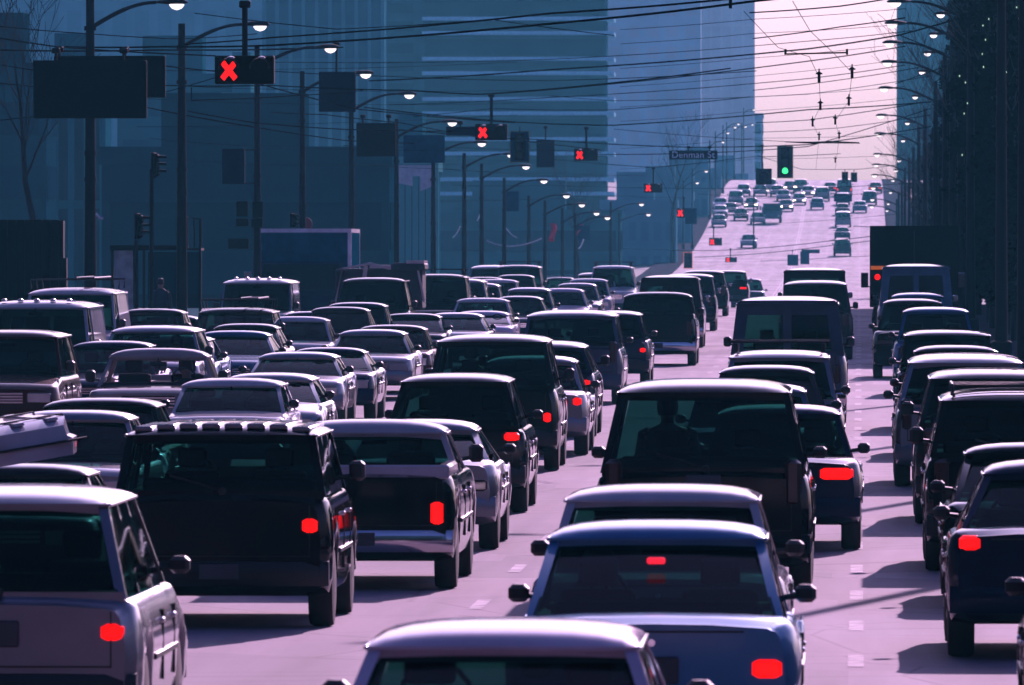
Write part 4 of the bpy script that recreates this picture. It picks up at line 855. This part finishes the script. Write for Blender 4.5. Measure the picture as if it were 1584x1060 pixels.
# ---------------------------------------------------------------- bus shelter, pedestrian, hoarding, street bits on the left
s = 58; base = W3(175, 470, s); gy = gz(base.y)+.15
sh = empty('bus_shelter', ((242-VX)/s, base.y, gy), 0, 'bus shelter with a pale lit panel and thin frame behind the cars', 'bus shelter')
x0, x1 = (174-242)/s, (312-242)/s; zt = W3(0, 384, s).z-gy
q = MB(); q.box(x0-.05, x0+1.95, -.6, .9, zt-.05, zt+.08, 0, .02); q.box(x0+1.9, x1, -.55, .8, zt-.06, zt); q.build('roof', BLACKS, sh)
for xx in (x0, x0+.60, x0+.85, x1-.03):
    q = MB(); q.box(xx-.035, xx+.035, -.5, -.43, 0, zt-.05); q.build('post', BLACKS, sh)
q = MB(); q.box(x0+.05, x0+.56, -.48, -.44, .1, zt-.06); q.build('advert_panel', mat('pale_panel', (.32,.36,.36), .6, noise=.25, nscale=4), sh)
q = MB(); zz = W3(0, 336, s).z-gy
q.tube([(x1-.4,-.3,zt),(x1-.4,-.3,zz),(x1-.03,-.3,zz-.05),(x1-.03,-.3,zt)], .04, 6); q.tube([(x1-.2,-.3,zt),(x1-.2,-.3,zz-.05)], .02, 5); q.build('frame', BLACKS, sh)
q = MB(); q.box(x0+.9, x1-.1, .3, .34, .3, zt-.1); q.build('rear_glass', glass_mat('shelter_glass', (.35,.5,.55)), sh)

def skin_mesh(name, joints, edges, mats_, sub=2):
    me = bpy.data.meshes.new(name); me.from_pydata([j[0] for j in joints], edges, []); o = bpy.data.objects.new(name, me); COL.objects.link(o)
    md = o.modifiers.new('s', 'SKIN'); md.use_smooth_shade = True
    for i, j in enumerate(joints): me.skin_vertices[0].data[i].radius = j[1] if isinstance(j[1], tuple) else (j[1], j[1])
    me.skin_vertices[0].data[0].use_root = True
    sb = o.modifiers.new('u', 'SUBSURF'); sb.levels = sub
    bpy.context.view_layer.update()
    m2 = bpy.data.meshes.new_from_object(o.evaluated_get(bpy.context.evaluated_depsgraph_get())); bpy.data.objects.remove(o)
    m2.materials.clear(); m2.materials.append(mats_); m2.name = name; return m2
SKIN = mat('skin', (.30,.17,.13), .55); HAIR = mat('hair', (.03,.02,.02), .7); COAT = mat('navy_coat', (.012,.014,.035), .8); TROU = mat('dark_trousers', (.012,.012,.016), .85)
def hand(jo, ed, wrist, sx):   # palm + five fingers from a wrist joint index
    p = Vector(jo[wrist][0]); b = len(jo); jo.append((tuple(p+Vector((0,-.01,-.07))), (.03,.018))); ed.append((wrist, b))
    for k, (dx, ln) in enumerate(((-.03,.075),(-.01,.09),(.01,.085),(.03,.065))):
        q0 = p+Vector((dx*.9,-.012,-.10)); i = len(jo); jo += [(tuple(q0), .010), (tuple(q0+Vector((0,-.008,-ln*.5))), .009), (tuple(q0+Vector((0,-.03,-ln*.9))), .008)]; ed += [(b,i),(i,i+1),(i+1,i+2)]
    i = len(jo); q0 = p+Vector((-.035*sx,-.02,-.05)); jo += [(tuple(q0), .012), (tuple(q0+Vector((-.02*sx,-.02,-.045))), .010)]; ed += [(b,i),(i,i+1)]
def standing():
    j = [((0,0,.95),(.15,.11)),((0,0,1.15),(.14,.10)),((0,0,1.38),(.17,.11)),((0,.01,1.50),.055),((0,0,1.57),.065),((0,-.005,1.66),(.078,.095)),((0,0,1.73),(.06,.07))]
    e = [(0,1),(1,2),(2,3),(3,4),(4,5),(5,6)]
    j += [((0,-.105,1.64),.014),((.078,0,1.65),.018),((-.078,0,1.65),.018)]; e += [(5,7),(5,8),(5,9)]
    for sx in (-1, 1):
        b = len(j); j += [((sx*.19,0,1.41),.065),((sx*.25,.0,1.13),.048),((sx*.24,-.07,.90),.032)]; e += [(2,b),(b,b+1),(b+1,b+2)]; hand(j, e, b+2, sx)
        b = len(j); j += [((sx*.10,0,.86),.088),((sx*.11,-.01,.50),.058),((sx*.12,.02,.10),.042),((sx*.13,-.13,.035),.035)]; e += [(0,b),(b,b+1),(b+1,b+2),(b+2,b+3)]
    return j, e
j, e = standing()
pr = empty('person', (W3(247, 400, 59).x, W3(247, 400, 59).y, gz(271)+.15), R(160), 'person in a dark navy coat standing by the bus shelter', 'person')
bo = bpy.data.objects.new('body', skin_mesh('body', j, e, SKIN)); COL.objects.link(bo); bo.parent = pr
q = MB(); rr = []
for z, a, b in ((.80,.25,.18),(.95,.23,.17),(1.15,.21,.155),(1.32,.24,.16),(1.42,.24,.13),(1.47,.15,.10),(1.52,.08,.08)):
    rr.append([(a*math.cos(t), b*math.sin(t), z) for t in [6.2832*i/18 for i in range(18)]])
q.loft(rr)
for sx in (-1, 1): q.tube([(sx*.17,0,1.42),(sx*.22,0,1.38),(sx*.265,0,1.13),(sx*.25,-.07,.92)], [.08,.085,.068,.058], 10)
q.build('coat', COAT, pr)
q = MB()
for sx in (-1, 1): q.tube([(sx*.10,0,.95),(sx*.105,0,.80),(sx*.115,-.01,.48),(sx*.125,.02,.07)], [.13,.115,.085,.075], 12)
q.build('trousers', TROU, pr)
q = MB(); rr = []
for z, a, y_ in ((1.62,.088,.03),(1.66,.098,.018),(1.71,.098,.01),(1.76,.08,.005),(1.79,.03,0)):
    rr.append([(a*math.cos(t), y_+a*1.1*math.sin(t), z) for t in [6.2832*i/14 for i in range(14)]])
q.loft(rr).build('hair', HAIR, pr)

def seated_body():
    j = [((0,0,-.10),(.15,.11)),((0,.02,.12),(.14,.10)),((0,0,.32),(.17,.10)),((0,-.01,.43),.055),((0,-.005,.50),.065),((0,.005,.59),(.078,.095)),((0,0,.655),(.06,.07))]
    e = [(0,1),(1,2),(2,3),(3,4),(4,5),(5,6)]; j += [((0,.105,.57),.014),((.078,0,.58),.018),((-.078,0,.58),.018)]; e += [(5,7),(5,8),(5,9)]
    for sx in (-1, 1):
        b = len(j); j += [((sx*.19,0,.34),.065),((sx*.24,.18,.12),.048),((sx*.17,.42,.14),.032)]; e += [(2,b),(b,b+1),(b+1,b+2)]
        p = Vector(j[b+2][0]); c = len(j); j.append((tuple(p+Vector((0,.07,.01))), (.022,.03))); e.append((b+2,c))
        for k in range(4):
            q0 = p+Vector((-.005,.10,.035-.022*k)); i = len(j); j += [(tuple(q0), .009), (tuple(q0+Vector((-sx*.02,.03,0))), .008), (tuple(q0+Vector((-sx*.04,.02,0))), .008)]; e += [(c,i),(i,i+1),(i+1,i+2)]
        i = len(j); j += [(tuple(p+Vector((-sx*.03,.07,.035))), .010), (tuple(p+Vector((-sx*.04,.10,.04))), .009)]; e += [(c,i),(i,i+1)]
    for sx in (-1, 1):
        b = len(j); j += [((sx*.10,.10,-.14),.085),((sx*.12,.45,-.10),.06)]; e += [(0,b),(b,b+1)]
    return j, e
j, e = seated_body(); SB = skin_mesh('driver_body', j, e, SKIN)
q = MB(); rr = []
for z, a, b in ((-.18,.20,.15),(0,.19,.14),(.15,.19,.14),(.28,.225,.14),(.36,.22,.11),(.41,.13,.08),(.44,.075,.075)): rr.append([(a*math.cos(t), b*math.sin(t), z) for t in [6.2832*i/16 for i in range(16)]])
q.loft(rr)
for sx in (-1, 1): q.tube([(sx*.16,0,.35),(sx*.20,.01,.33),(sx*.25,.18,.13),(sx*.18,.38,.14)], [.07,.08,.065,.05], 10)
jk = q.build('coat', COAT); JK = jk.data; bpy.data.objects.remove(jk)
q = MB(); rr = []
for z, a, y_ in ((.52,.085,-.03),(.58,.098,-.02),(.64,.098,-.01),(.69,.08,-.005),(.72,.03,0)): rr.append([(a*math.cos(t), y_+a*1.1*math.sin(t), z) for t in [6.2832*i/12 for i in range(12)]])
hh = q.loft(rr).build('hair', HAIR); HM = hh.data; bpy.data.objects.remove(hh)
def driver(root, label, side=-1, back=0.):
    bd = [c for c in root.children if c.name.startswith('seat')]; me = bd[0].data
    y = sum(v.co.y for v in me.vertices)/len(me.vertices)+.16-back; z = min(v.co.z for v in me.vertices)
    rf = [c for c in root.children if c.name.startswith('roof')][0]; z = min(z, max(v.co.z for v in rf.data.vertices)-.16-.71)
    loc = root.matrix_basis @ Vector((side*.37, y, z)); r_ = empty('person', loc, root.rotation_euler[2], label, 'person', 'drivers seen through car windows')
    for nm, m_ in (('body', SB), ('coat', JK), ('hair', HM)):
        o = bpy.data.objects.new(nm, m_); COL.objects.link(o); o.parent = r_
cars = {o['label']: o for o in sc.objects if o.type == 'EMPTY' and o.get('label')}
for key, lb, sd in (('beige-roofed oncoming pickup with a see-through cab and driver','driver in a dark coat at the wheel of the beige-roofed pickup',-1),
                ('big black minivan with a see-through rear window in the centre lane','driver silhouetted inside the big black minivan in the centre lane',-1),
                ('blue metallic sedan with a red high brake light under its rear window','driver silhouetted in the blue metallic sedan',-1),
                ('dark car with driver visible between two vans at the left','driver of the dark car between two vans at the left',-1),
                ('tall dark green suv with aqua rear window and square red light','driver silhouetted in the tall dark green suv',-1),
                ('silver oncoming suv with lumps along its roof','driver of the silver suv with the lumpy roof',-1),
                ('dark blue wagon just right of the blue-grey minivan','driver of the dark blue wagon right of the blue-grey minivan',-1),
                ('black pickup with bright tailgate edge near the middle of the picture','driver of the black pickup near the middle of the picture',-1)):
    driver(cars[key], lb, sd)

# high brake light of the blue sedan, marker dots of the vans
br = cars['blue metallic sedan with a red high brake light under its rear window']
q = MB(); q.box(-.055, .055, -1.02, -.96, 1.235, 1.275, 0, .015); q.build('high_brake_light', mat('high_brake', (.4,.02,.04), .4, emit=(1.,.02,.05), es=.8), br)
for key in ('white van with marker dots along its rounded roof at the left edge','pale oncoming van with marker dots along its roof'):
    r_ = cars[key]; rf = [c for c in r_.children if c.name.startswith('roof')][0]; zs = max(v.co.z for v in rf.data.vertices); ym = max(v.co.y for v in rf.data.vertices)
    for k in range(5): q = MB(); q.lathe([(.05,0),(.045,.03),(.02,.05),(0.004,.055)], 8, 'z', (-.55+k*.275, ym-.35, zs-.02)); q.build('marker_lamp', mat('marker_white', (.7,.65,.65), .3), r_)

hb = empty('hoarding', (W3(40, 440, 66).x, F/66., gz(242)+.15), 0, 'black boarded hoarding at the left edge below a bare tree', 'hoarding')
z1 = W3(0, 340, 66).z-gz(242)-.15
q = MB()
for k in range(9): x_ = -.95+k*.20; q.box(x_-.095 if k else -1.6, x_+.095, -.06, .0, .05, z1)
q.build('boards', BLACKS, hb)
q = MB(); q.box(-1.6, .85, .0, .5, .1, z1-.02); q.box(.75, .93, -.05, .3, .1, z1-.9); q.build('frame', BLACKS, hb)

# ---------------------------------------------------------------- trees
BARK = mat('bark', (.02,.022,.025), .9); 
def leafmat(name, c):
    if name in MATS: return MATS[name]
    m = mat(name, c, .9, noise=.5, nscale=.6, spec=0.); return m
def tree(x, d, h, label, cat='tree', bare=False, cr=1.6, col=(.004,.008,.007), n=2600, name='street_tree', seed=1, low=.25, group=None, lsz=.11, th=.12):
    rnd = random.Random(seed); root = empty(name, (x, d, gz(d)+.1), 0, label, cat, group); tips = []
    q = MB()
    def limb(p, dr, ln, r, lv):
        pts = [p]; rs = [r]; cur = p.copy(); dv = dr.copy()
        for i in range(5):
            dv = (dv+Vector((rnd.uniform(-.16,.16), rnd.uniform(-.16,.16), rnd.uniform(-.02,.12)))).normalized(); cur = cur+dv*ln/5; pts.append(cur.copy()); rs.append(max(.008, r*(1-.15*(i+1))))
            if lv < 3 and i > 0 :
                for _ in range(2 if lv < 2 else 1):
                    a = rnd.uniform(0, 6.28); sp = .75 if lv else .6; limb(cur.copy(), (dv*.9+Vector((math.cos(a)*sp, math.sin(a)*sp, .25))).normalized(), ln*.5, rs[-1]*.5, lv+1)
        tips.append(cur.copy()); q.tube(pts, rs, 5 if lv > 1 else 8)
    q.tube([(0,0,0),(.02,0,h*.15),(0,.02,h*low*1.1)], [th*1.3, th*1.05, th], 9)
    limb(Vector((0,0,h*low)), Vector((0,0,1)), h*(1-low)*.86, th, 0)
    q.build('trunk', BARK, root)
    if not bare:
        g = MB(); vs = []; fs = []; cl = []
        for k in range(n//55):
            t = rnd.random(); z = h*(low*.7+(1-low*.7)*t); rad = cr*(math.sin(math.pi*min(1, .14+.86*(1-t)**.8))**.6)*(.55+.5*rnd.random()); a = rnd.uniform(0, 6.28)
            cl.append((Vector((rad*math.cos(a), rad*math.sin(a), z)), rnd.uniform(.28,.62)*cr*.55))
        for c_, cr_ in cl:
            for _ in range(55):
                v = Vector((rnd.gauss(0,1), rnd.gauss(0,1), rnd.gauss(0,.8))).normalized()*cr_*rnd.random()**.4; p = c_+v; sz = lsz*rnd.uniform(.6,1.5)
                u = Vector((rnd.gauss(0,1), rnd.gauss(0,1), rnd.gauss(0,1))).normalized(); w_ = u.cross(Vector((rnd.gauss(0,1), rnd.gauss(0,1), rnd.gauss(0,1)))).normalized()
                b = len(vs); vs += [p-u*sz, p+w_*sz*.6, p+u*sz, p-w_*sz*.6]; fs.append((b, b+1, b+2, b+3))
        g.add(vs, fs).build('crown', leafmat('foliage_%d' % (int(col[1]*1000)), col), root, smooth=False)
    return root
tree(W3(55,340,55).x, F/55, 9.0, 'bare tree with thin upright branches behind the hoarding', bare=True, name='bare_tree', seed=4, th=.11)
tree(W3(1040,340,16).x, 1000, 11, 'hazy bare tree left of the far hill', bare=True, name='bare_tree', seed=9, th=.2)
tree(W3(895,380,22).x, F/22, 8, 'hazy bare tree under the faint square sign', bare=True, name='bare_tree', seed=12, th=.12)
RT = [(286,4.3,11.5),(305,4.4,12.5),(326,4.2,11.0),(350,4.4,12.0),(378,4.3,11.2),(410,4.6,12.5),(450,4.5,11.0),(500,4.6,10.5),(560,4.7,9.5),(640,4.8,9.5),(720,4.9,10),(800,5.1,10.5)]
for i, (d, x, h) in enumerate(RT):
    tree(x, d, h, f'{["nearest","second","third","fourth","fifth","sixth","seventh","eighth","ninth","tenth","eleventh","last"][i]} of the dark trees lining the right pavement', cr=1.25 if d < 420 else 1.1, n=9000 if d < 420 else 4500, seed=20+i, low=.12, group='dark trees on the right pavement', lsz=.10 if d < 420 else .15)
for i, (x, y, h) in enumerate([(1086,375,6),(1098,330,6),(1120,290,6),(1142,285,5)]):
    d = 980+i*45 if y < 380 else 900; s = F/d
    break; tree((x-VX)/s, d, h, ['hazy tree at the foot of the far hill','low hazy tree left of the descending cars','hazy tree halfway up the left of the hill','hazy tree near the crest on the left','small hazy tree at the crest on the left','hazy tree behind the orange-edged signal','hazy tree at the base of the pale tower'][i], cr=3.2, n=2500, seed=50+i, col=(.03,.06,.07), group='hazy trees by the far hill', lsz=.3, low=.15)

# ---------------------------------------------------------------- buildings
def fmat(name, c, rough=.9, nz=.12): return mat('facade_'+name, (min(.85,c[0]*.35), c[1]*.98, c[2]*.80), rough, noise=nz, nscale=.15, spec=.0)  # blue of the distance haze is worked into the facade colours
GLZ = mat('facade_glass', (.006,.035,.06), .6, 0, noise=.3, nscale=.12, spec=.0)
def tower(x0, x1, ytop, s, depth, col, label, style='bands', storey=None, name='office_tower', accent=None, zb=-12, n=None, glz=None, edge=False):
    d = F/s; a = (x0-VX)/s; b = (x1-VX)/s; H = CZ+(VY-ytop)/s; cx = (a+b)/2; w = (b-a)/2; z0 = gz(min(d,1400))-3 if zb is None else zb
    root = empty(name, (cx, d, z0), 0, label, 'building'); H -= z0
    depth = min(depth, 7); q = MB(); q.box(-w, w, 0, depth, 0, H); wl = q.build('wall', col, root, smooth=False)
    ac = accent or col; gl = glz or GLZ; st = storey or 3.2; k = max(1, int(H/st))
    if style == 'bands':
        for i in range(k):
            z = (i+.35)*st
            if i > k-34 or k < 40:
                q = MB(); q.box(-w+.4, w-.4, -.06, .02, z, z+st*.52); q.box(w-.02, w+.06, .4, depth-.4, z, z+st*.52); q.build('window_row', gl, root, smooth=False)
    elif style == 'balcony':
        for i in range(k):
            for z in ((i+.9)*st, (i+.9)*st+st*.36):
                q = MB(); q.box(-w+4.6, w+.9, -1.3, -.05, z, z+.42); q.box(w+.05, w+.9, -.05, depth, z-.1, z+.32); q.build('balcony', ac, root, smooth=False)
            z = (i+.9)*st; q = MB(); q.box(-w+4.8, w-.3, -.05, .02, z+st*.46, z+st*.9); q.build('window_row', gl, root, smooth=False)
            q = MB(); q.box(-w+.6, -w+3.6, -.05, .02, z+st*.1, z+st*.35); q.box(-w+.6, -w+3.6, -.05, .02, z+st*.55, z+st*.8); q.build('window_row', gl, root, smooth=False)
    elif style == 'fins':
        nf = n or 14
        for i in range(nf+1):
            x = -w+2*w*i/nf; q = MB(); q.box(x-.18, x+.18, -.5, -.0, 0, H); q.build('fin', ac, root, smooth=False)
        q = MB(); q.box(-w+.01, w-.01, -.04, .0, 1, H-1); q.build('glazing', gl, root, smooth=False)
        for i in range(min(k, 40)):
            z = H-1-i*st; 
            if z > 3: q = MB(); q.box(-w+.02, w-.02, -.12, -.045, z-.5, z); q.build('spandrel', col, root, smooth=False)
    elif style == 'grid':
        nf = n or 8; cnt = 0
        for i in range(k-1, 0, -1):
            for j_ in range(nf):
                if cnt >= 96: break
                x = -w+2*w*(j_+.5)/nf; z = (i+.25)*st; q = MB(); q.box(x-w/nf*.62, x+w/nf*.62, -.05, .02, z, z+st*.55); q.build('window', gl, root, smooth=False); cnt += 1
    q = MB(); q.box(-w*.6, w*.4, depth*.2, depth*.8, H-.01, H+3); q.build('roof_plant', col, root, smooth=False)
    q = MB(); q.box(-w-.15, w+.15, -.2, 0, H-.6, H+.3); q.box(w, w+.15, 0, depth, H-.6, H+.3); q.build('parapet', ac, root, smooth=False)
    return root
tower(-60, 70, 105, 29, 14, fmat('a', (.02,.05,.09)), 'dark blue block at the left edge behind the bare tree', 'bands', 3.4)
tower(60, 158, 128, 26, 14, fmat('b', (.05,.13,.19)), 'narrow blue block with an upright groove behind the first lamp post', 'fins', 6, n=4)
tower(156, 602, 236, 31, 16, fmat('c', (.012,.050,.085)), 'long low teal building behind the bus shelter', 'bands', 4.6, glz=fmat('cg', (.004,.030,.055)))
tower(180, 366, 120, 22, 20, fmat('d', (.05,.14,.20)), 'mid blue block behind the red X signal', 'bands', 3.4, glz=fmat('dg', (.04,.11,.17)))
tower(345, 402, 150, 23.5, 14, fmat('e', (.16,.24,.30)), 'small paler block right of the thick lamp post', 'grid', 3.6, n=4)
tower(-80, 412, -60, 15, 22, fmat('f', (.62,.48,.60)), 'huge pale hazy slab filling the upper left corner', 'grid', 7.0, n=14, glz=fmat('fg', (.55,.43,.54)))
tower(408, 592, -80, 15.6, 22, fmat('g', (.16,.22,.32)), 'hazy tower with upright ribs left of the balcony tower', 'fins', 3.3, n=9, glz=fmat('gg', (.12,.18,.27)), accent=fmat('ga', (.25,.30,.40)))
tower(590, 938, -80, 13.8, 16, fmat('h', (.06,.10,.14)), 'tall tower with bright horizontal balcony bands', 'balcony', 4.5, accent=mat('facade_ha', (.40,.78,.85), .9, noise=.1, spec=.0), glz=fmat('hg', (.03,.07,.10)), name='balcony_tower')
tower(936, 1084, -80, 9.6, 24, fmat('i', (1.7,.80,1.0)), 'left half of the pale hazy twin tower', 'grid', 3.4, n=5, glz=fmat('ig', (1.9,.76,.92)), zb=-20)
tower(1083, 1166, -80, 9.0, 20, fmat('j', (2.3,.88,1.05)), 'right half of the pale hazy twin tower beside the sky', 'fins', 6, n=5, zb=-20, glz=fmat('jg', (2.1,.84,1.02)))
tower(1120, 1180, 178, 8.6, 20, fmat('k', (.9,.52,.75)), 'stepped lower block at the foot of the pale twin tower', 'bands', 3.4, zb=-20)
tower(600, 674, 250, 25, 8, fmat('l', (.06,.15,.20)), 'shopfront with sunlit awning and upright fins behind the blue sign', 'fins', 8, n=7, name='shopfront', accent=fmat('la', (.30,.34,.38)))
aw = empty('awning', W3(640, 275, 25.6), 0, 'sunlit white awning frame on the shopfront', 'awning')
q = MB(); q.add([(-1.5,0,.75),(1.2,-.5,.75),(1.2,-.5,-.5),(.4,-.4,-.8),(.4,-.4,.1),(-.1,-.3,.1),(-.1,-.3,-.5),(-1.5,0,-.2)], [(0,1,5),(1,4,5),(1,3,4),(1,2,3),(0,5,6),(0,6,7)]); 
m_ = q.build('canvas', mat('awning_white', (.5,.48,.52), .6), aw, smooth=False); sm = m_.modifiers.new('t', 'SOLIDIFY'); sm.thickness = .08
tower(672, 960, 330, 17, 12, fmat('m', (.08,.12,.17)), 'low hazy row of shops below the balcony tower', 'bands', 3.6, name='shop_row')
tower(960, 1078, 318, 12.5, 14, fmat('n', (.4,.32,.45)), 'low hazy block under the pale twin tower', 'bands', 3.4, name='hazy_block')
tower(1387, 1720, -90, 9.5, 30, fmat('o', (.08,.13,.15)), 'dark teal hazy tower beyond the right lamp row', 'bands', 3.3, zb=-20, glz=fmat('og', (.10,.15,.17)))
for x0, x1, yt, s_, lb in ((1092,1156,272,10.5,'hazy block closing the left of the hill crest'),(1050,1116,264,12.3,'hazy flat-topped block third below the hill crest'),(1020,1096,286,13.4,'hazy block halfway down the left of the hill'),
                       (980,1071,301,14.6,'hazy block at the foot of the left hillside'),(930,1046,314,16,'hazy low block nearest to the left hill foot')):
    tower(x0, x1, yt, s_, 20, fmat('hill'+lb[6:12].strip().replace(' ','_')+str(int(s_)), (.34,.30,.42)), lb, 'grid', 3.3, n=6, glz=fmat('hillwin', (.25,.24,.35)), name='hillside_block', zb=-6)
for nm, x0, x1, y0, y1, hh, lb in (('sky_blocker',-62,-29,-70,200,46,'unseen dark block added left of the viewpoint to cut sky light'),('sky_blocker',-70,80,-95,-60,60,'unseen dark block added behind the viewpoint to cut sky light')):  # unseen blocks added to keep sky light off the car backs
    ob = empty(nm, ((x0+x1)/2, (y0+y1)/2, 0), 0, lb, 'building'); q = MB(); q.box((x0-x1)/2, (x1-x0)/2, (y0-y1)/2, (y1-y0)/2, -1, hh); q.build('wall', fmat('near', (.03,.025,.03)), ob, smooth=False)
    for i in range(12): q = MB(); q.box((x0-x1)/2-.05, (x1-x0)/2+.05, (y0-y1)/2-.05, (y1-y0)/2+.05, 2+i*3.6, 3.9+i*3.6); q.build('window_row', GLZ, ob, smooth=False)
# near dark facade on the right
nf = empty('glass_facade', (6.35, 300, 0), 0, 'near black facade with faint upright ribs at the right edge', 'building')
q = MB(); q.box(0, 14, -22, 175, -1, 15.5); q.build('wall', mat('facade_black', (.008,.010,.016), .7), nf, smooth=False)
for i in range(26): q = MB(); q.box(-.22, .0, -20+i*7.2, -19.7+i*7.2, .3, 15.2); q.build('rib', mat('facade_rib', (.006,.008,.016), .6, 0., spec=.2), nf, smooth=False)
for i in range(4): q = MB(); q.box(-.05, .0, -20, 173, 1.2+i*3.6, 3.4+i*3.6); q.build('window_row', mat('black_glass', (.005,.006,.010), .15), nf, smooth=False)
q = MB(); q.box(-.35, .0, -22, 175, 15.2, 15.6); q.build('parapet', BLACKS, nf, smooth=False)

SPARKLE = mat('sun_sparkle', (.7,.8,.6), .4, emit=(.75,1.,.6), es=.7)  # glowing beads added for sun sparkling through the foliage
for si, (pts, lb) in enumerate([([(1548,4),(1551,20),(1547,38),(1549,58),(1544,74),(1553,90),(1556,112)],'string of greenish glow beads added as sun sparkle high in the dark right edge'),([(1520,40),(1524,62),(1519,84),(1521,104),(1529,30)],'short string of added sun-sparkle beads left of the longer one'),([(1493,128),(1496,160),(1484,118),(1491,176),(1488,240)],'added sun-sparkle beads scattered low in the dark trees'),([(1572,12),(1580,8),(1576,30)],'added sun-sparkle beads at the very top right corner')]):
    o_ = empty('sparkle_string', W3(pts[0][0], pts[0][1], 60), 0, lb, 'sun sparkle', 'added sun-sparkle beads at the right edge'); b0 = o_.location
    q = MB(); q.tube([W3(x, y, 60)-b0 for x, y in pts], .004, 4); q.build('sparkle_thread', BLACKS, o_)
    for x, y in pts: c = W3(x, y, 60)-b0; q = MB(); q.lathe([(.002,-.03),(.014,-.012),(.017,0),(.013,.012),(.002,.028)], 8, 'z', c); q.build('sparkle_bead', SPARKLE, o_)
# flags and tinsel
for x, y, s, lb, k in ((855,360,26,'red flag hanging against the haze',1.),(898,356,24,'smaller red flag right of the first',.6)):
    f = empty('flag', W3(x, y, s), R(20), lb, 'flag', 'red flags'); q = MB(); vs = []
    for j_ in range(7):
        for i in range(4): vs.append((-.18+.12*i+.10*math.sin(j_*.9), .06*math.sin(i*2.+j_), (.55-.18*j_)*k))
    q.add(vs, [(j_*4+i, j_*4+i+1, (j_+1)*4+i+1, (j_+1)*4+i) for j_ in range(6) for i in range(3)])
    c_ = q.build('cloth', mat('flag_red', (.55,.03,.08), .6), f); sm = c_.modifiers.new('t', 'SOLIDIFY'); sm.thickness = .02
    q = MB(); q.tube([(-.25,0,.6*k),(-.25,0,-2.6)], .02, 5); q.build('staff', POLE, f)
for i, pts in enumerate([[(752,372),(790,381),(838,369)],[(700,368),(712,350)],[(738,342),(745,322)],[(782,352),(800,368)],[(895,385),(903,370)],[(147,330),(158,338)]]):
    s = 30 if i < 5 else 60; P3 = []
    for k in range(13):
        t = k/12; j_ = min(int(t*(len(pts)-1)), len(pts)-2); u = t*(len(pts)-1)-j_; P3.append(W3(lerp(pts[j_][0], pts[j_+1][0], u), lerp(pts[j_][1], pts[j_+1][1], u)+2.5*math.sin(u*math.pi), s))
    o = MB().tube(P3, .035, 5).build('tinsel_garland', mat('tinsel', (.7,.72,.75), .3, .3)); tag(o, ['long swag of pale tinsel between hazy lamp posts','short tinsel streak left of the slim lamp post','short tinsel streak high on the slim lamp post','tinsel strand falling beside the lamp with the small sign','tinsel streak right of the red flag','pale ribbon tied on the first lamp post'][i], 'garland', 'pale tinsel garlands')

# unseen wood added behind the viewpoint to darken what the car tails reflect
wb_ = MB(); rnd = random.Random(3); vs = []; fs = []
for k in range(5000):
    p = Vector((rnd.uniform(-60,60), -14-rnd.random()*10, rnd.random()**.7*22)); sz = rnd.uniform(.5,1.3)
    u = Vector((rnd.gauss(0,1), rnd.gauss(0,1), rnd.gauss(0,1))).normalized(); w_ = u.cross(Vector((rnd.gauss(0,1), rnd.gauss(0,1), rnd.gauss(0,1)))).normalized()
    b = len(vs); vs += [p-u*sz, p+w_*sz, p+u*sz, p-w_*sz]; fs.append((b, b+1, b+2, b+3))
o = wb_.add(vs, fs).build('woods', leafmat('foliage_woods', (.012,.018,.014)), smooth=False); tag(o, 'unseen dark wood added behind the viewpoint for the car tails to reflect', kind='stuff')

# ---------------------------------------------------------------- haze
q = MB(); q.box(-420, 420, -40, 2600, -32, 160); hz = q.build('haze', [], smooth=False); tag(hz, 'blue city haze over the street', kind='stuff')
hm = bpy.data.materials.new('haze_air'); hm.use_nodes = True; nt = hm.node_tree; nt.nodes.clear()
pv = nt.nodes.new('ShaderNodeVolumePrincipled'); pv.inputs['Color'].default_value = (.13,.60,.74,1); pv.inputs['Density'].default_value = .000085; pv.inputs['Anisotropy'].default_value = .4
out = nt.nodes.new('ShaderNodeOutputMaterial'); nt.links.new(pv.outputs[0], out.inputs['Volume']); hz.data.materials.append(hm)
